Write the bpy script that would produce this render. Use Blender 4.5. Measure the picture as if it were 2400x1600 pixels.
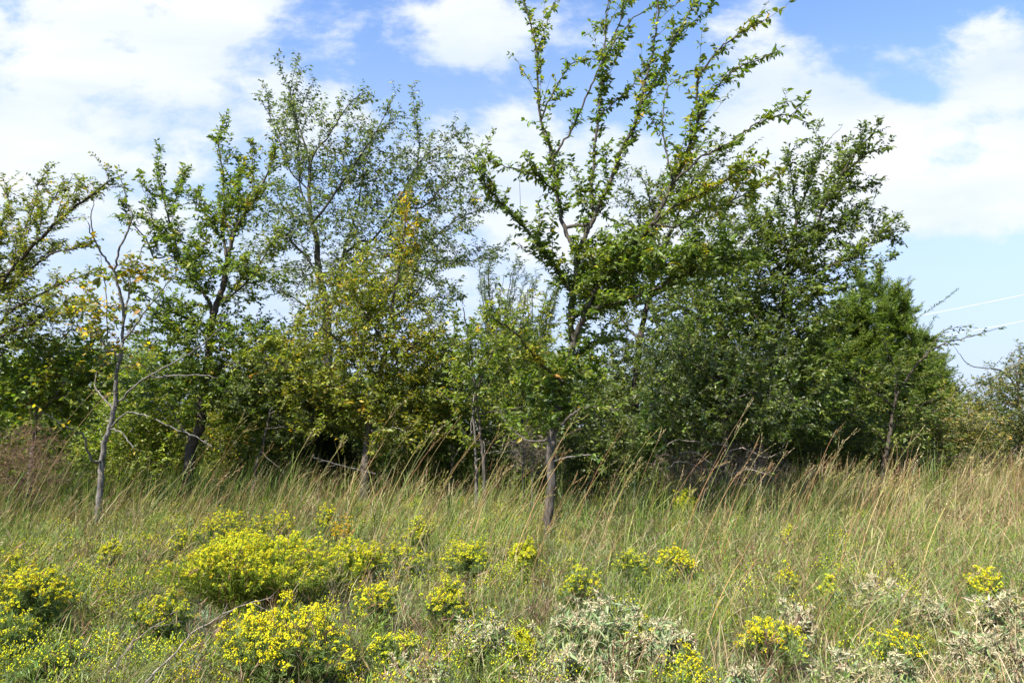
import bpy, math
import numpy as np
for _o in list(bpy.data.objects): bpy.data.objects.remove(_o)
S = bpy.context.scene
COL = S.collection
PI = math.pi
R = np.random.default_rng(11)

# ------------------------------------------------------------------ camera, sky, sun, exposure
EYE = 1.6
PITCH = math.atan(200/1600)
cd = bpy.data.cameras.new('camera'); cam = bpy.data.objects.new('camera', cd); COL.objects.link(cam)
cam.location = (0, 0, EYE); cam.rotation_euler = (PI/2+PITCH, 0, 0)
cd.lens = 24; cd.sensor_width = 36; cd.clip_start = 0.05; cd.clip_end = 3000
S.camera = cam
S.view_settings.view_transform = 'Standard'; S.view_settings.look = 'None'
S.view_settings.gamma = 1; S.view_settings.exposure = 1.66
S.cycles.max_bounces = 9; S.cycles.diffuse_bounces = 6; S.cycles.transmission_bounces = 6; S.cycles.glossy_bounces = 2
S.cycles.caustics_reflective = False; S.cycles.caustics_refractive = False

SUN_EL = 50.0
SUN_AZ = -142.0                       # degrees from +Y towards +X: the sun stands high to the left, a little behind
sd = bpy.data.lights.new('sun', 'SUN'); sun = bpy.data.objects.new('sun', sd); COL.objects.link(sun)
sd.energy = 3.7; sd.angle = math.radians(0.6); sd.color = (1.0, 0.95, 0.86)
sun.rotation_euler = (math.radians(90-SUN_EL), 0, math.radians(180-SUN_AZ)); sun.location = (-30, 10, 40)

_c, _s = math.cos(PITCH), math.sin(PITCH)
def at(px, py, D):
    """point at depth D (metres along +Y) that a 2400x1600 measurement (px,py) of the photograph stands for"""
    px = np.asarray(px, float); py = np.asarray(py, float); D = np.asarray(D, float)
    a = (px-1200)/1600; b = (800-py)/1600
    dy = _c-b*_s; dz = _s+b*_c
    k = D/dy
    return np.stack([a*k, D+0*a, EYE+dz*k], -1)
def gx(px, D): return float(at(px, 1000, D)[0])

# ---- world: Nishita sky with clouds laid out by compass direction
W = bpy.data.worlds.new('World'); S.world = W; W.use_nodes = True
def build_world():
    nt = W.node_tree; N = nt.nodes; L = nt.links; N.clear()
    def nd(t, **k):
        n = N.new(t)
        for a, b in k.items(): setattr(n, a, b)
        return n
    def val(sock, v):
        if isinstance(v, bpy.types.NodeSocket): L.new(v, sock)
        else: sock.default_value = v
    def mth(op, a, b=0.0, c=0.0, clamp=False):
        n = nd('ShaderNodeMath', operation=op, use_clamp=clamp)
        val(n.inputs[0], a); val(n.inputs[1], b)
        if len(n.inputs) > 2: val(n.inputs[2], c)
        return n.outputs[0]
    def vmth(op, a, b=(0, 0, 0), c=None):
        n = nd('ShaderNodeVectorMath', operation=op)
        val(n.inputs[0], a)
        if op != 'LENGTH': val(n.inputs[1], b)
        if c is not None: val(n.inputs[2], c)
        return n.outputs['Value'] if op == 'LENGTH' else n.outputs[0]
    tc = nd('ShaderNodeTexCoord'); sp = nd('ShaderNodeSeparateXYZ'); L.new(tc.outputs['Generated'], sp.inputs[0])
    ay = mth('MAXIMUM', mth('ABSOLUTE', sp.outputs[1]), 0.12)
    u = mth('DIVIDE', sp.outputs[0], ay); v = mth('DIVIDE', sp.outputs[2], ay)
    cb = nd('ShaderNodeCombineXYZ'); L.new(u, cb.inputs[0]); L.new(v, cb.inputs[1])
    uv = cb.outputs[0]
    def noise(vec, scale, detail=6, rough=0.55, w=0.0, dist=0.0):
        n = nd('ShaderNodeTexNoise', noise_dimensions='4D'); val(n.inputs['Vector'], vec); n.inputs['Scale'].default_value = scale
        n.inputs['Detail'].default_value = detail; n.inputs['Roughness'].default_value = rough; n.inputs['W'].default_value = w
        n.inputs['Distortion'].default_value = dist
        return n
    wp = noise(uv, 4.0, 5, 0.6, 3.1)
    warp = vmth('MULTIPLY_ADD', wp.outputs['Color'], (0.16, 0.12, 0), (-0.08, -0.06, 0))
    wuv = vmth('ADD', uv, warp)
    # cloud masses: (px, py, rx, ry, weight)
    blobs = [(250, 130, 560, 330, 1.0), (120, 480, 520, 250, .55), (560, 20, 260, 90, .42), (800, 75, 110, 70, .25), (760, 250, 170, 120, .62), (910, 330, 130, 110, .55), (1040, 340, 120, 90, .35),
             (1110, 70, 190, 120, .95), (1160, 150, 110, 80, .4), (1010, 30, 120, 60, .4), (1330, 60, 160, 110, .42), (1420, 120, 120, 90, .3), (1250, 400, 260, 190, 1.0), (1480, 470, 320, 170, .85), (1500, 330, 130, 60, .3),
             (1790, 120, 190, 190, .95), (1960, 240, 260, 90, .85), (1730, 265, 90, 70, .5), (2200, 110, 190, 70, .45), (2330, 60, 160, 60, .35),
             (2060, 420, 420, 220, 1.1), (2330, 320, 260, 240, .95), (2380, 180, 120, 130, .5), (1800, 480, 300, 180, .8), (900, 640, 700, 260, .5), (2360, 800, 90, 34, .9), (2200, 800, 100, 28, .4), (200, 740, 420, 120, .3),
             (760, 160, 60, 40, -.25), (2160, 195, 110, 70, -.5), (2050, 40, 200, 60, -.4), (1560, 230, 140, 90, -.25), (1700, 350, 80, 40, -.15), (2260, 735, 420, 170, -1.1), (2330, 600, 200, 40, -.2), (400, 430, 260, 40, -.3), (330, 330, 160, 30, -.25)]
    acc = None
    for (px, py, rx, ry, w) in blobs:
        a = (px-1200)/1600; b = (800-py)/1600; dy = _c-b*_s
        cu, cv = a/dy, (_s+b*_c)/dy
        su, sv = 1600/rx, 1600/ry
        d = vmth('MULTIPLY_ADD', wuv, (su, sv, 0), (-cu*su, -cv*sv, 0))
        ln = vmth('LENGTH', d)
        mr = nd('ShaderNodeMapRange', interpolation_type='SMOOTHSTEP'); L.new(ln, mr.inputs[0])
        mr.inputs[1].default_value = 0.1; mr.inputs[2].default_value = 1.45; mr.inputs[3].default_value = w; mr.inputs[4].default_value = 0.0
        acc = mr.outputs[0] if acc is None else mth('ADD', acc, mr.outputs[0])
    n1 = noise(vmth('MULTIPLY', uv, (1, 1.35, 1)), 5.5, 9, 0.62, 1.7, 0.4)
    n2 = noise(vmth('MULTIPLY', uv, (.7, 1.5, 1)), 17, 7, 0.65, 8.2, 0.2)
    acc = mth('ADD', mth('MINIMUM', acc, .92), mth('MULTIPLY', mth('SUBTRACT', n1.outputs[0], 0.5), 1.9))
    acc = mth('ADD', acc, mth('MULTIPLY', mth('SUBTRACT', n2.outputs[0], 0.5), 1.25))
    mr = nd('ShaderNodeMapRange', interpolation_type='SMOOTHSTEP'); L.new(acc, mr.inputs[0])
    mr.inputs[1].default_value = 0.22; mr.inputs[2].default_value = 0.92; mr.inputs[3].default_value = 0.0; mr.inputs[4].default_value = 0.96
    sky = nd('ShaderNodeTexSky', sky_type='NISHITA'); sky.sun_disc = False
    sky.sun_elevation = math.radians(SUN_EL); sky.sun_rotation = math.radians(SUN_AZ)
    sky.air_density = 0.8; sky.dust_density = 0.05; sky.ozone_density = 4.0
    b1 = nd('ShaderNodeBackground'); L.new(sky.outputs[0], b1.inputs[0]); b1.inputs[1].default_value = 0.118
    n3 = noise(vmth('MULTIPLY', uv, (.6, 1.6, 1)), 4.2, 6, 0.5, 5.0, 0.5)
    cr = nd('ShaderNodeMapRange'); L.new(n3.outputs[0], cr.inputs[0])
    cr.inputs[1].default_value = 0.36; cr.inputs[2].default_value = 0.66
    mx = nd('ShaderNodeMix', data_type='RGBA'); L.new(cr.outputs[0], mx.inputs[0])
    mx.inputs[6].default_value = (0.49, 0.565, 0.70, 1); mx.inputs[7].default_value = (0.69, 0.70, 0.715, 1)
    b2 = nd('ShaderNodeBackground'); L.new(mx.outputs[2], b2.inputs[0]); b2.inputs[1].default_value = 0.50
    hz = nd('ShaderNodeMapRange', interpolation_type='SMOOTHSTEP'); L.new(v, hz.inputs[0])     # pale haze low in the sky
    hz.inputs[1].default_value = 0.02; hz.inputs[2].default_value = 0.72; hz.inputs[3].default_value = 0.95; hz.inputs[4].default_value = 0.0
    b3 = nd('ShaderNodeBackground'); b3.inputs[0].default_value = (0.45, 0.515, 0.66, 1); b3.inputs[1].default_value = 0.47
    m3 = nd('ShaderNodeMixShader'); L.new(hz.outputs[0], m3.inputs[0]); L.new(b1.outputs[0], m3.inputs[1]); L.new(b3.outputs[0], m3.inputs[2])
    ms = nd('ShaderNodeMixShader'); L.new(mr.outputs[0], ms.inputs[0]); L.new(m3.outputs[0], ms.inputs[1]); L.new(b2.outputs[0], ms.inputs[2])
    o = nd('ShaderNodeOutputWorld'); L.new(ms.outputs[0], o.inputs[0])
build_world()

# ------------------------------------------------------------------ materials
MATS = {}
def leaf_mat(name, transl=0.35, rough=0.45, spec=0.5, tint=(1.25, 1.35, 0.55)):
    if name in MATS: return MATS[name]
    m = bpy.data.materials.new(name); m.use_nodes = True; nt = m.node_tree; N = nt.nodes; L = nt.links
    p = N['Principled BSDF']; out = N['Material Output']
    at_ = N.new('ShaderNodeAttribute'); at_.attribute_name = 'Col'
    L.new(at_.outputs['Color'], p.inputs['Base Color']); p.inputs['Roughness'].default_value = rough
    p.inputs['Specular IOR Level'].default_value = spec
    tr = N.new('ShaderNodeBsdfTranslucent')
    mu = N.new('ShaderNodeMix'); mu.data_type = 'RGBA'; mu.blend_type = 'MULTIPLY'; mu.inputs[0].default_value = 1
    L.new(at_.outputs['Color'], mu.inputs[6]); mu.inputs[7].default_value = (*tint, 1)
    L.new(mu.outputs[2], tr.inputs[0])
    ms = N.new('ShaderNodeMixShader'); ms.inputs[0].default_value = transl
    L.new(p.outputs[0], ms.inputs[1]); L.new(tr.outputs[0], ms.inputs[2]); L.new(ms.outputs[0], out.inputs[0])
    MATS[name] = m; return m
def bark_mat(name, c0, c1, scale=26):
    if name in MATS: return MATS[name]
    m = bpy.data.materials.new(name); m.use_nodes = True; nt = m.node_tree; N = nt.nodes; L = nt.links
    p = N['Principled BSDF']; p.inputs['Roughness'].default_value = 0.9; p.inputs['Specular IOR Level'].default_value = 0.2
    tc = N.new('ShaderNodeTexCoord'); mp = N.new('ShaderNodeMapping'); mp.inputs['Scale'].default_value = (1, 1, 0.22)
    L.new(tc.outputs['Object'], mp.inputs[0])
    n = N.new('ShaderNodeTexNoise'); n.inputs['Scale'].default_value = scale; n.inputs['Detail'].default_value = 6; n.inputs['Roughness'].default_value = 0.65
    L.new(mp.outputs[0], n.inputs['Vector'])
    r = N.new('ShaderNodeValToRGB'); L.new(n.outputs[0], r.inputs[0])
    r.color_ramp.elements[0].position = 0.36; r.color_ramp.elements[0].color = (*c0, 1)
    r.color_ramp.elements[1].position = 0.66; r.color_ramp.elements[1].color = (*c1, 1)
    L.new(r.outputs[0], p.inputs['Base Color'])
    b = N.new('ShaderNodeBump'); b.inputs['Strength'].default_value = 0.8; b.inputs['Distance'].default_value = 0.015
    L.new(n.outputs[0], b.inputs['Height']); L.new(b.outputs[0], p.inputs['Normal'])
    MATS[name] = m; return m
LEAF = leaf_mat('elm_leaf', 0.50, 0.48, 0.6)
LEAFG = leaf_mat('waxy_leaf', 0.46, 0.44, 0.65)
CEDAR = leaf_mat('cedar_scale', 0.48, 0.6, 0.3)
GRASS = leaf_mat('grass_blade', 0.34, 0.5, 0.35, (1.1, 1.1, 0.7))
PETAL = leaf_mat('yellow_floret', 0.35, 0.7, 0.2, (1.05, 1.0, 0.8))
FELT = leaf_mat('felted_leaf', 0.22, 0.75, 0.25, (1.05, 1.1, 0.75))
STALK = leaf_mat('stalk', 0.08, 0.6, 0.3, (1, 1, 1))
BARK = bark_mat('elm_bark', (0.030, 0.025, 0.020), (0.13, 0.112, 0.092))
BARKD = bark_mat('dark_bark', (0.022, 0.018, 0.014), (0.11, 0.09, 0.07))
BARKG = bark_mat('grey_bark', (0.05, 0.046, 0.04), (0.215, 0.195, 0.172))
BARKW = bark_mat('dead_twig', (0.14, 0.11, 0.09), (0.36, 0.30, 0.25))

# ------------------------------------------------------------------ mesh helpers
def mesh_obj(name, parts, mat, parent=None, base=(0, 0, 0), smooth=False):
    """parts: list of (V (n,3), F (m,k), C (n,3) or None); linked as ONE mesh object"""
    parts = [p for p in parts if len(p[0])]
    V = np.concatenate([p[0] for p in parts]) - np.asarray(base, float)
    me = bpy.data.meshes.new(name)
    off = 0; li = []; ls = []; lt = []; pos = 0
    for (v, f, c) in parts:
        f = np.asarray(f, np.int64)
        if len(f):
            k = f.shape[1]
            li.append((f+off).ravel()); ls.append(pos+np.arange(len(f))*k); lt.append(np.full(len(f), k)); pos += f.size
        off += len(v)
    li = np.concatenate(li).astype(np.int32); ls = np.concatenate(ls).astype(np.int32); lt = np.concatenate(lt).astype(np.int32)
    me.vertices.add(len(V)); me.vertices.foreach_set('co', V.astype(np.float32).ravel())
    me.loops.add(len(li)); me.loops.foreach_set('vertex_index', li)
    me.polygons.add(len(ls)); me.polygons.foreach_set('loop_start', ls)
    try: me.polygons.foreach_set('loop_total', lt)
    except Exception: pass
    if parts[0][2] is not None:
        C = np.concatenate([p[2] for p in parts]); C4 = np.ones((len(C), 4), np.float32); C4[:, :3] = C
        a = me.color_attributes.new('Col', 'FLOAT_COLOR', 'POINT'); a.data.foreach_set('color', C4.ravel())
    if smooth: me.polygons.foreach_set('use_smooth', np.ones(len(ls), bool))
    me.materials.append(mat); me.update(calc_edges=True)
    o = bpy.data.objects.new(name, me); COL.objects.link(o)
    if parent is not None: o.parent = parent
    else: o.location = base
    return o
def thing(name, label, cat, loc=(0, 0, 0), group=None):
    o = bpy.data.objects.new(name, None); COL.objects.link(o); o.location = [float(q) for q in loc]
    o.empty_display_size = 0.2
    o['label'] = label; o['category'] = cat
    if group: o['group'] = group
    return o
def kind(o, k): o['kind'] = k; return o

def nrm(v): return v/np.maximum(np.linalg.norm(v, axis=-1, keepdims=True), 1e-9)
def rand_dir(n, rng): return nrm(rng.normal(size=(n, 3)))

def catmull(P, m=5, rng=None, jit=0.0):
    P = np.asarray(P, float)
    if len(P) < 3: Q = P[0]+(P[-1]-P[0])*np.linspace(0, 1, m*2)[:, None]
    else:
        E = np.vstack([2*P[0]-P[1], P, 2*P[-1]-P[-2]]); out = []
        for i in range(1, len(E)-2):
            t = np.linspace(0, 1, m, endpoint=False)[:, None]
            a, b, c, d = E[i-1], E[i], E[i+1], E[i+2]
            out.append(0.5*((2*b)+(-a+c)*t+(2*a-5*b+4*c-d)*t**2+(-a+3*b-3*c+d)*t**3))
        Q = np.vstack(out+[P[-1:]])
    if jit and rng is not None and len(Q) > 3: Q[1:-1] += rng.normal(scale=jit, size=(len(Q)-2, 3))
    return Q
def tubes(P, Rr, sides=5):
    """P (B,n,3) polylines with radii Rr (B,n) -> V, quads"""
    P = np.asarray(P, float); Rr = np.asarray(Rr, float)
    B, n, _ = P.shape
    T = np.empty_like(P); T[:, 1:-1] = P[:, 2:]-P[:, :-2]; T[:, 0] = P[:, 1]-P[:, 0]; T[:, -1] = P[:, -1]-P[:, -2]
    T = nrm(T)
    main = nrm(P[:, -1]-P[:, 0])
    ref = np.where(np.abs(main[:, 2:3]) > 0.8, np.array([[1.0, 0.15, 0]]), np.array([[0.1, 0.1, 1.0]]))
    ref = np.broadcast_to(ref[:, None, :], P.shape)
    A = nrm(np.cross(T, ref)); Bn = np.cross(T, A)
    th = np.linspace(0, 2*PI, sides, endpoint=False)
    V = P[:, :, None, :]+Rr[:, :, None, None]*(np.cos(th)[:, None]*A[:, :, None, :]+np.sin(th)[:, None]*Bn[:, :, None, :])
    V = V.reshape(-1, 3)
    i = np.arange(B)[:, None, None]*n*sides; j = np.arange(n-1)[None, :, None]*sides; k = np.arange(sides)[None, None, :]
    k2 = (k+1) % sides
    F = np.stack([i+j+k, i+j+k2, i+j+sides+k2, i+j+sides+k], -1).reshape(-1, 4)
    return V, F
def leaves(pos, axis, nor, ln, wd, col, fold=0.25, five=False, curl=0.12):
    """leaf blades: a folded diamond (4 verts) or a fuller 7-vertex blade with a midrib"""
    axis = nrm(axis); side = nrm(np.cross(axis, nor)); up = np.cross(side, axis)
    n = len(pos); ln = ln[:, None]; wd = wd[:, None]
    if not five:
        b = pos; t = pos+axis*ln-up*ln*curl
        m = pos+axis*ln*0.42
        l = m+side*wd*0.5+up*wd*fold; r = m-side*wd*0.5+up*wd*fold
        V = np.stack([b, r, t, l], 1).reshape(-1, 3)
        k = np.arange(n)[:, None]*4
        F = np.concatenate([k+np.array([[0, 1, 2]]), k+np.array([[0, 2, 3]])])
        return V, F, np.repeat(col, 4, 0)
    b = pos; t = pos+axis*ln-up*ln*curl*1.6
    m = pos+axis*ln*0.48-up*ln*curl*0.3
    a1 = pos+axis*ln*0.28; a2 = pos+axis*ln*0.66-up*ln*curl*0.6
    l1 = a1+side*wd*0.47+up*wd*fold; r1 = a1-side*wd*0.47+up*wd*fold
    l2 = a2+side*wd*0.40+up*wd*fold*.8; r2 = a2-side*wd*0.40+up*wd*fold*.8
    V = np.stack([b, r1, r2, t, l2, l1, m], 1).reshape(-1, 3)
    k = np.arange(n)[:, None]*7
    F = np.concatenate([k+np.array([q]) for q in ([0, 1, 6], [1, 2, 6], [2, 3, 6], [3, 4, 6], [4, 5, 6], [5, 0, 6])])
    return V, F, np.repeat(col, 7, 0)
def pick(pal, n, rng, jit=0.22):
    cols = np.array([p[0] for p in pal], float); w = np.array([p[1] for p in pal], float); w /= w.sum()
    c = cols[rng.choice(len(cols), n, p=w)]
    return np.clip(c*np.exp(rng.normal(scale=jit, size=(n, 1)))*np.exp(rng.normal(scale=jit*0.25, size=(n, 3))), 0.003, 0.9)

# palettes
ELM = [((.075, .112, .016), 5), ((.100, .135, .020), 4), ((.140, .165, .024), 2), ((.24, .21, .02), .3)]
ELMY = [((.095, .122, .016), 3), ((.145, .165, .020), 4), ((.20, .20, .022), 3), ((.34, .25, .02), .8), ((.38, .19, .02), .15)]
DARK = [((.052, .074, .016), 4), ((.076, .096, .018), 4), ((.108, .126, .024), 3)]
PALE = [((.110, .145, .042), 4), ((.145, .175, .052), 4), ((.080, .115, .032), 3), ((.22, .20, .03), .4)]
SILV = [((.110, .135, .058), 4), ((.150, .170, .085), 3), ((.070, .098, .034), 4)]
LIME = [((.18, .22, .022), 4), ((.25, .28, .03), 3), ((.115, .16, .02), 4), ((.36, .26, .02), .3)]
YELL = [((.46, .30, .015), 3), ((.54, .39, .02), 2), ((.22, .22, .025), 3), ((.34, .17, .02), .6)]
TAN = [((.22, .18, .045), 3), ((.29, .23, .07), 3), ((.13, .15, .04), 4)]
CEDC = [((.095, .155, .034), 4), ((.125, .185, .040), 4), ((.165, .215, .048), 3), ((.060, .100, .030), 2)]
def lift(pal, f): return [(tuple(min(.8, q*f) for q in c), w) for c, w in pal]
ELM, ELMY, DARK, PALE, LIME, CEDC = lift(ELM, 1.4), lift(ELMY, 1.32), lift(DARK, 1.75), lift(PALE, 1.12), lift(LIME, 1.12), [((.13, .19, .036), 4), ((.175, .235, .044), 4), ((.22, .265, .052), 3), ((.08, .12, .03), 2)]

# ------------------------------------------------------------------ trees
UP = np.array([0, 0, 1.0]); WIND = np.array([1.0, 0, 0])
class Skel:
    def __init__(s): s.P = []; s.G = []
    def add(s, Q, g): s.P.append(Q); s.G += [g]*len(Q)
    def arr(s): return np.vstack(s.P)

def along(Q, ds, rng, t0=0.0):
    seg = np.linalg.norm(np.diff(Q, axis=0), axis=1); cum = np.r_[0, np.cumsum(seg)]; Ln = cum[-1]
    n = max(1, int(Ln*(1-t0)/ds)); s = Ln*(t0+(1-t0)*(np.arange(n)+rng.random(n))/n)
    i = np.clip(np.searchsorted(cum, s)-1, 0, len(seg)-1)
    f = (s-cum[i])/np.maximum(seg[i], 1e-9)
    return Q[i]+(Q[i+1]-Q[i])*f[:, None], nrm(Q[i+1]-Q[i]), s/Ln

def tree(name, label, cat, D, trunk, r0, r1=None, limbs=(), blobs=(), targets=0, pal=ELM, leaf=(0.075, 0.034), tw=(0.09, 0.24), lsp=0.03,
         five=False, mat=LEAF, bark=BARK, seed=0, t0=0.12, trunk_leaf=0.0, fill_t0=0.25, up=0.35, bare=1.0, group=None, droop=0.2, wind=0.25, along_k=0.6, zmin=0.15, shoots=0.0, shl=(.35, 1.0), wands=0.0, td=None, shd=1.0,
         extra=None, fol='foliage', twr=0.0028):
    rng = np.random.default_rng(seed+101); td = td or TD
    P = [tuple(p) for p in trunk]
    bx = gx(P[0][0], D); base = np.array([bx, D, 0.0])
    T = np.vstack([base[None]-np.array([[0, 0, .06]]), at([p[0] for p in P[1:]], [p[1] for p in P[1:]], [D+(p[2] if len(p) > 2 else 0) for p in P[1:]])])
    T = catmull(T, 6, rng, 0.006)
    root = thing(name, label, cat, base, group)
    n = len(T); r1 = r0*0.35 if r1 is None else r1
    tt = np.linspace(0, 1, n); rad = r0+(r1-r0)*tt; rad = rad*(1+0.8*np.exp(-tt*n/1.6))*(1+rng.normal(scale=.05, size=n))
    V, F = tubes(T[None], rad[None], 10)
    mesh_obj('trunk', [(V, F, None)], bark, root, base, True)
    sk = Skel(); sk.add(T[n//5:], 0)
    segs = []      # (polyline, t0, dens, palette, twig scale)
    if trunk_leaf: segs.append((T, trunk_leaf, 1.0, None, 1.0))
    for lb in limbs:
        pts, lr, dy0, dy1 = lb[:4]; opt = lb[4] if len(lb) > 4 else {}
        k = len(pts); dd = D+dy0+(dy1-dy0)*np.linspace(0, 1, k)
        Q = at([p[0] for p in pts], [p[1] for p in pts], dd)
        if opt.get('join', True):
            A = sk.arr(); j = np.argmin(np.linalg.norm(A-Q[0], axis=1))
            if np.linalg.norm(A[j]-Q[0]) < 1.2: Q = np.vstack([A[j], Q[1:]]) if np.linalg.norm(A[j]-Q[0]) < .12 else np.vstack([A[j], Q])
        Q = catmull(Q, 5, rng, 0.008)
        tl = np.linspace(0, 1, len(Q)); rr = lr*(1-tl)**0.8+0.0035*(1+0.3*rng.random())
        V, F = tubes(Q[None], rr[None], 7)
        mesh_obj('branch', [(V, F, None)], opt.get('bark', bark), root, base, True)
        sk.add(Q, 1)
        segs.append((Q, opt.get('t0', t0), opt.get('dens', 1.0), opt.get('pal'), opt.get('tw', 1.0)))
    tube_parts = []
    if shoots:
        SO = []; ST = []; SF = []; SP = []
        for (Q, a, dens, pl, tws) in list(segs):
            if len(Q) < 4: continue
            k_ = shoots*(min(1.5, dens[0]) if isinstance(dens, tuple) else min(1.2, dens)); fl = dens[1]*1.25 if isinstance(dens, tuple) else .2
            if k_ < shoots*.45: continue
            o, tg_, f = along(Q, 1.0/k_, rng, max(a, .10)); kp = rng.random(len(f)) > fl*f; o, tg_, f = o[kp], tg_[kp], f[kp]
            SO.append(o); ST.append(tg_); SF.append(f); SP += [pl]*len(o)
        SO = np.vstack(SO); ST = np.vstack(ST); SF = np.concatenate(SF); n = len(SO)
        rd = rand_dir(n, rng); pp = nrm(rd-ST*np.sum(rd*ST, 1, keepdims=True))
        dr = nrm(ST*.9+pp*.62+UP*.34+WIND*wind*.6); ln = rng.uniform(shl[0], shl[1], n)*(1.12-.85*SF)
        q = np.linspace(0, 1, 7)[None, :, None]
        bend = UP*rng.normal(.10, .12, (n, 1))+rng.normal(scale=.10, size=(n, 3))
        SQ = SO[:, None]+dr[:, None]*ln[:, None, None]*q+bend[:, None]*ln[:, None, None]*q*q
        V, F = tubes(SQ, (.004+.006*ln)[:, None]*np.linspace(1, .3, 7)[None], 4); tube_parts.append((V, F, None))
        for i in range(n):
            sk.add(SQ[i, 3:], 2); segs.append((SQ[i], .08, td*.9*shd, SP[i], .8))
    if wands:
        WO = []; WT = []; WF = []
        for (Q, a, dens, pl, tws) in list(segs):
            if not isinstance(dens, tuple): continue
            o, tg_, f = along(Q, 1.0/wands, rng, .42); WO.append(o); WT.append(tg_); WF.append(f)
        WO = np.vstack(WO); WT = np.vstack(WT); WF = np.concatenate(WF); n = len(WO)
        dr = nrm(WT*.9+rand_dir(n, rng)*.55+UP*.35+WIND*.12); ln = rng.uniform(.3, .9, n)*(1.25-.6*WF)
        q = np.linspace(0, 1, 7)[None, :, None]; bend = UP*rng.normal(.05, .1, (n, 1))+rng.normal(scale=.12, size=(n, 3))
        WQ = WO[:, None]+dr[:, None]*ln[:, None, None]*q+bend[:, None]*ln[:, None, None]*q*q
        V, F = tubes(WQ, np.full((n, 1), .0042)*np.linspace(1, .35, 7)[None], 4); tube_parts.append((V, F, None))
        for i in range(n): segs.append((WQ[i], .1, rng.uniform(.12, .45), ELMY, .5))
    targets = int(targets*TM)
    if targets and blobs:
        bl = [tuple(b)+(0,)*(5-len(b)) if len(b) < 5 else tuple(b) for b in blobs]
        C = np.array([at(b[0], b[1], D+b[4]) for b in bl]); sc = np.array([(D+b[4])/1600 for b in bl])
        RX = np.array([b[2] for b in bl])*sc; RZ = np.array([b[3] for b in bl])*sc
        RY = np.array([b[5] if len(b) > 5 else min(RX[i], 1.6*RZ[i])*0.85 for i, b in enumerate(bl)])
        w = RX*RZ*np.sqrt(RY); w = w/w.sum()
        ch = rng.choice(len(bl), targets, p=w)
        d = rng.normal(scale=.56, size=(targets, 3)); dn = np.linalg.norm(d, axis=1, keepdims=True); d = d/np.maximum(1, dn/1.35)
        tg = C[ch]+d*np.stack([RX[ch], RY[ch], RZ[ch]], 1)
        tg = tg[tg[:, 2] > zmin]
        A = sk.arr(); dist = np.array([np.min(np.linalg.norm(A-t, axis=1)) for t in tg])
        fillP = []
        nodes = A.copy()
        for i in np.argsort(dist):
            t = tg[i]; dv = nodes-t; dl = np.linalg.norm(dv, axis=1)
            cost = dl+0.9*np.maximum(0, dv[:, 2]+0.15*dl)
            j = np.argmin(cost); s0 = nodes[j]; ln = dl[j]
            if ln < 0.05: continue
            m = s0+(t-s0)*0.5+UP*ln*rng.uniform(-.05, .16)*(1 if up > 0 else -1)+rng.normal(scale=.07*ln, size=3)
            q = np.linspace(0, 1, 7)[:, None]
            Q = (1-q)**2*s0+2*q*(1-q)*m+q*q*t
            Q[1:-1] += rng.normal(scale=.012*ln, size=(5, 3))
            fillP.append(Q); nodes = np.vstack([nodes, Q[2:]])
            segs.append((Q, fill_t0, td, None, 1.0))
        if fillP:
            FP = np.array(fillP); ll = np.linalg.norm(FP[:, -1]-FP[:, 0], axis=1)
            q = np.linspace(0, 1, 7)[None]
            rr = (0.0035+0.009*np.minimum(ll, 1.6))[:, None]*(1-q*0.8)
            V, F = tubes(FP, rr, 4); tube_parts.append((V, F, None))
    # twigs and leaves
    O = []; Tg = []; TT = []; PA = []; TW = []
    pals = [pal]
    for (Q, a, dens, pl, tws) in segs:
        fall = 0.0
        if isinstance(dens, tuple): dens, fall = dens
        o, tg_, f = along(Q, tw[0]/dens, rng, a)
        if len(f) > 24:
            kn = rng.random(max(4, int(len(f)/9))); md = np.interp(f, np.linspace(0, 1, len(kn)), kn); kp = rng.random(len(f)) < .25+1.2*md; o, tg_, f = o[kp], tg_[kp], f[kp]
            if len(f) == 0: continue
        if fall:
            kp = rng.random(len(f)) > fall*f**1.5; o, tg_, f = o[kp], tg_[kp], f[kp]
        O.append(o); Tg.append(tg_); TT.append(f); TW.append(np.full(len(o), tws))
        if pl is None: PA.append(np.zeros(len(o), int))
        else:
            pals.append(pl); PA.append(np.full(len(o), len(pals)-1))
        # leader twig at the tip
        O.append(Q[-1:]); Tg.append(nrm(Q[-1:]-Q[-2:-1])); TT.append(np.ones(1)); TW.append(np.full(1, tws)); PA.append(PA[-1][:1])
    O = np.vstack(O); Tg = np.vstack(Tg); TT = np.concatenate(TT); PA = np.concatenate(PA); TW = np.concatenate(TW)
    n = len(O)
    rd = rand_dir(n, rng); perp = nrm(rd-Tg*np.sum(rd*Tg, 1, keepdims=True))
    Dr = nrm(Tg*along_k+perp*0.75+UP*up+WIND*wind*rng.random((n, 1)))
    Ln = tw[1]*TW*np.exp(rng.normal(scale=.5, size=n))*(1.05-0.35*TT)
    Kt = np.maximum(3, np.ceil(Ln/(lsp*.85))).astype(int)
    # twig prisms
    q = np.array([0, .5, 1.0])[None, :, None]
    sag = -UP*droop*0.35
    TP = O[:, None, :]+Dr[:, None, :]*Ln[:, None, None]*q+sag*Ln[:, None, None]*q*q
    rr = np.broadcast_to(np.array([twr, twr*.8, twr*.45]), (n, 3))
    V, F = tubes(TP, rr, 3); tube_parts.append((V, F, None))
    mesh_obj('twigs', tube_parts, bark, root, base)
    idx = np.repeat(np.arange(n), Kt); start = np.repeat(np.cumsum(Kt)-Kt, Kt); kk = np.arange(len(idx))-start
    f = (kk+rng.random(len(idx))*.8+0.2)/Kt[idx]; f = np.minimum(f, 1.0)
    keep = rng.random(len(idx)) < bare
    idx, kk, f = idx[keep], kk[keep], f[keep]
    m = len(idx)
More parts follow.
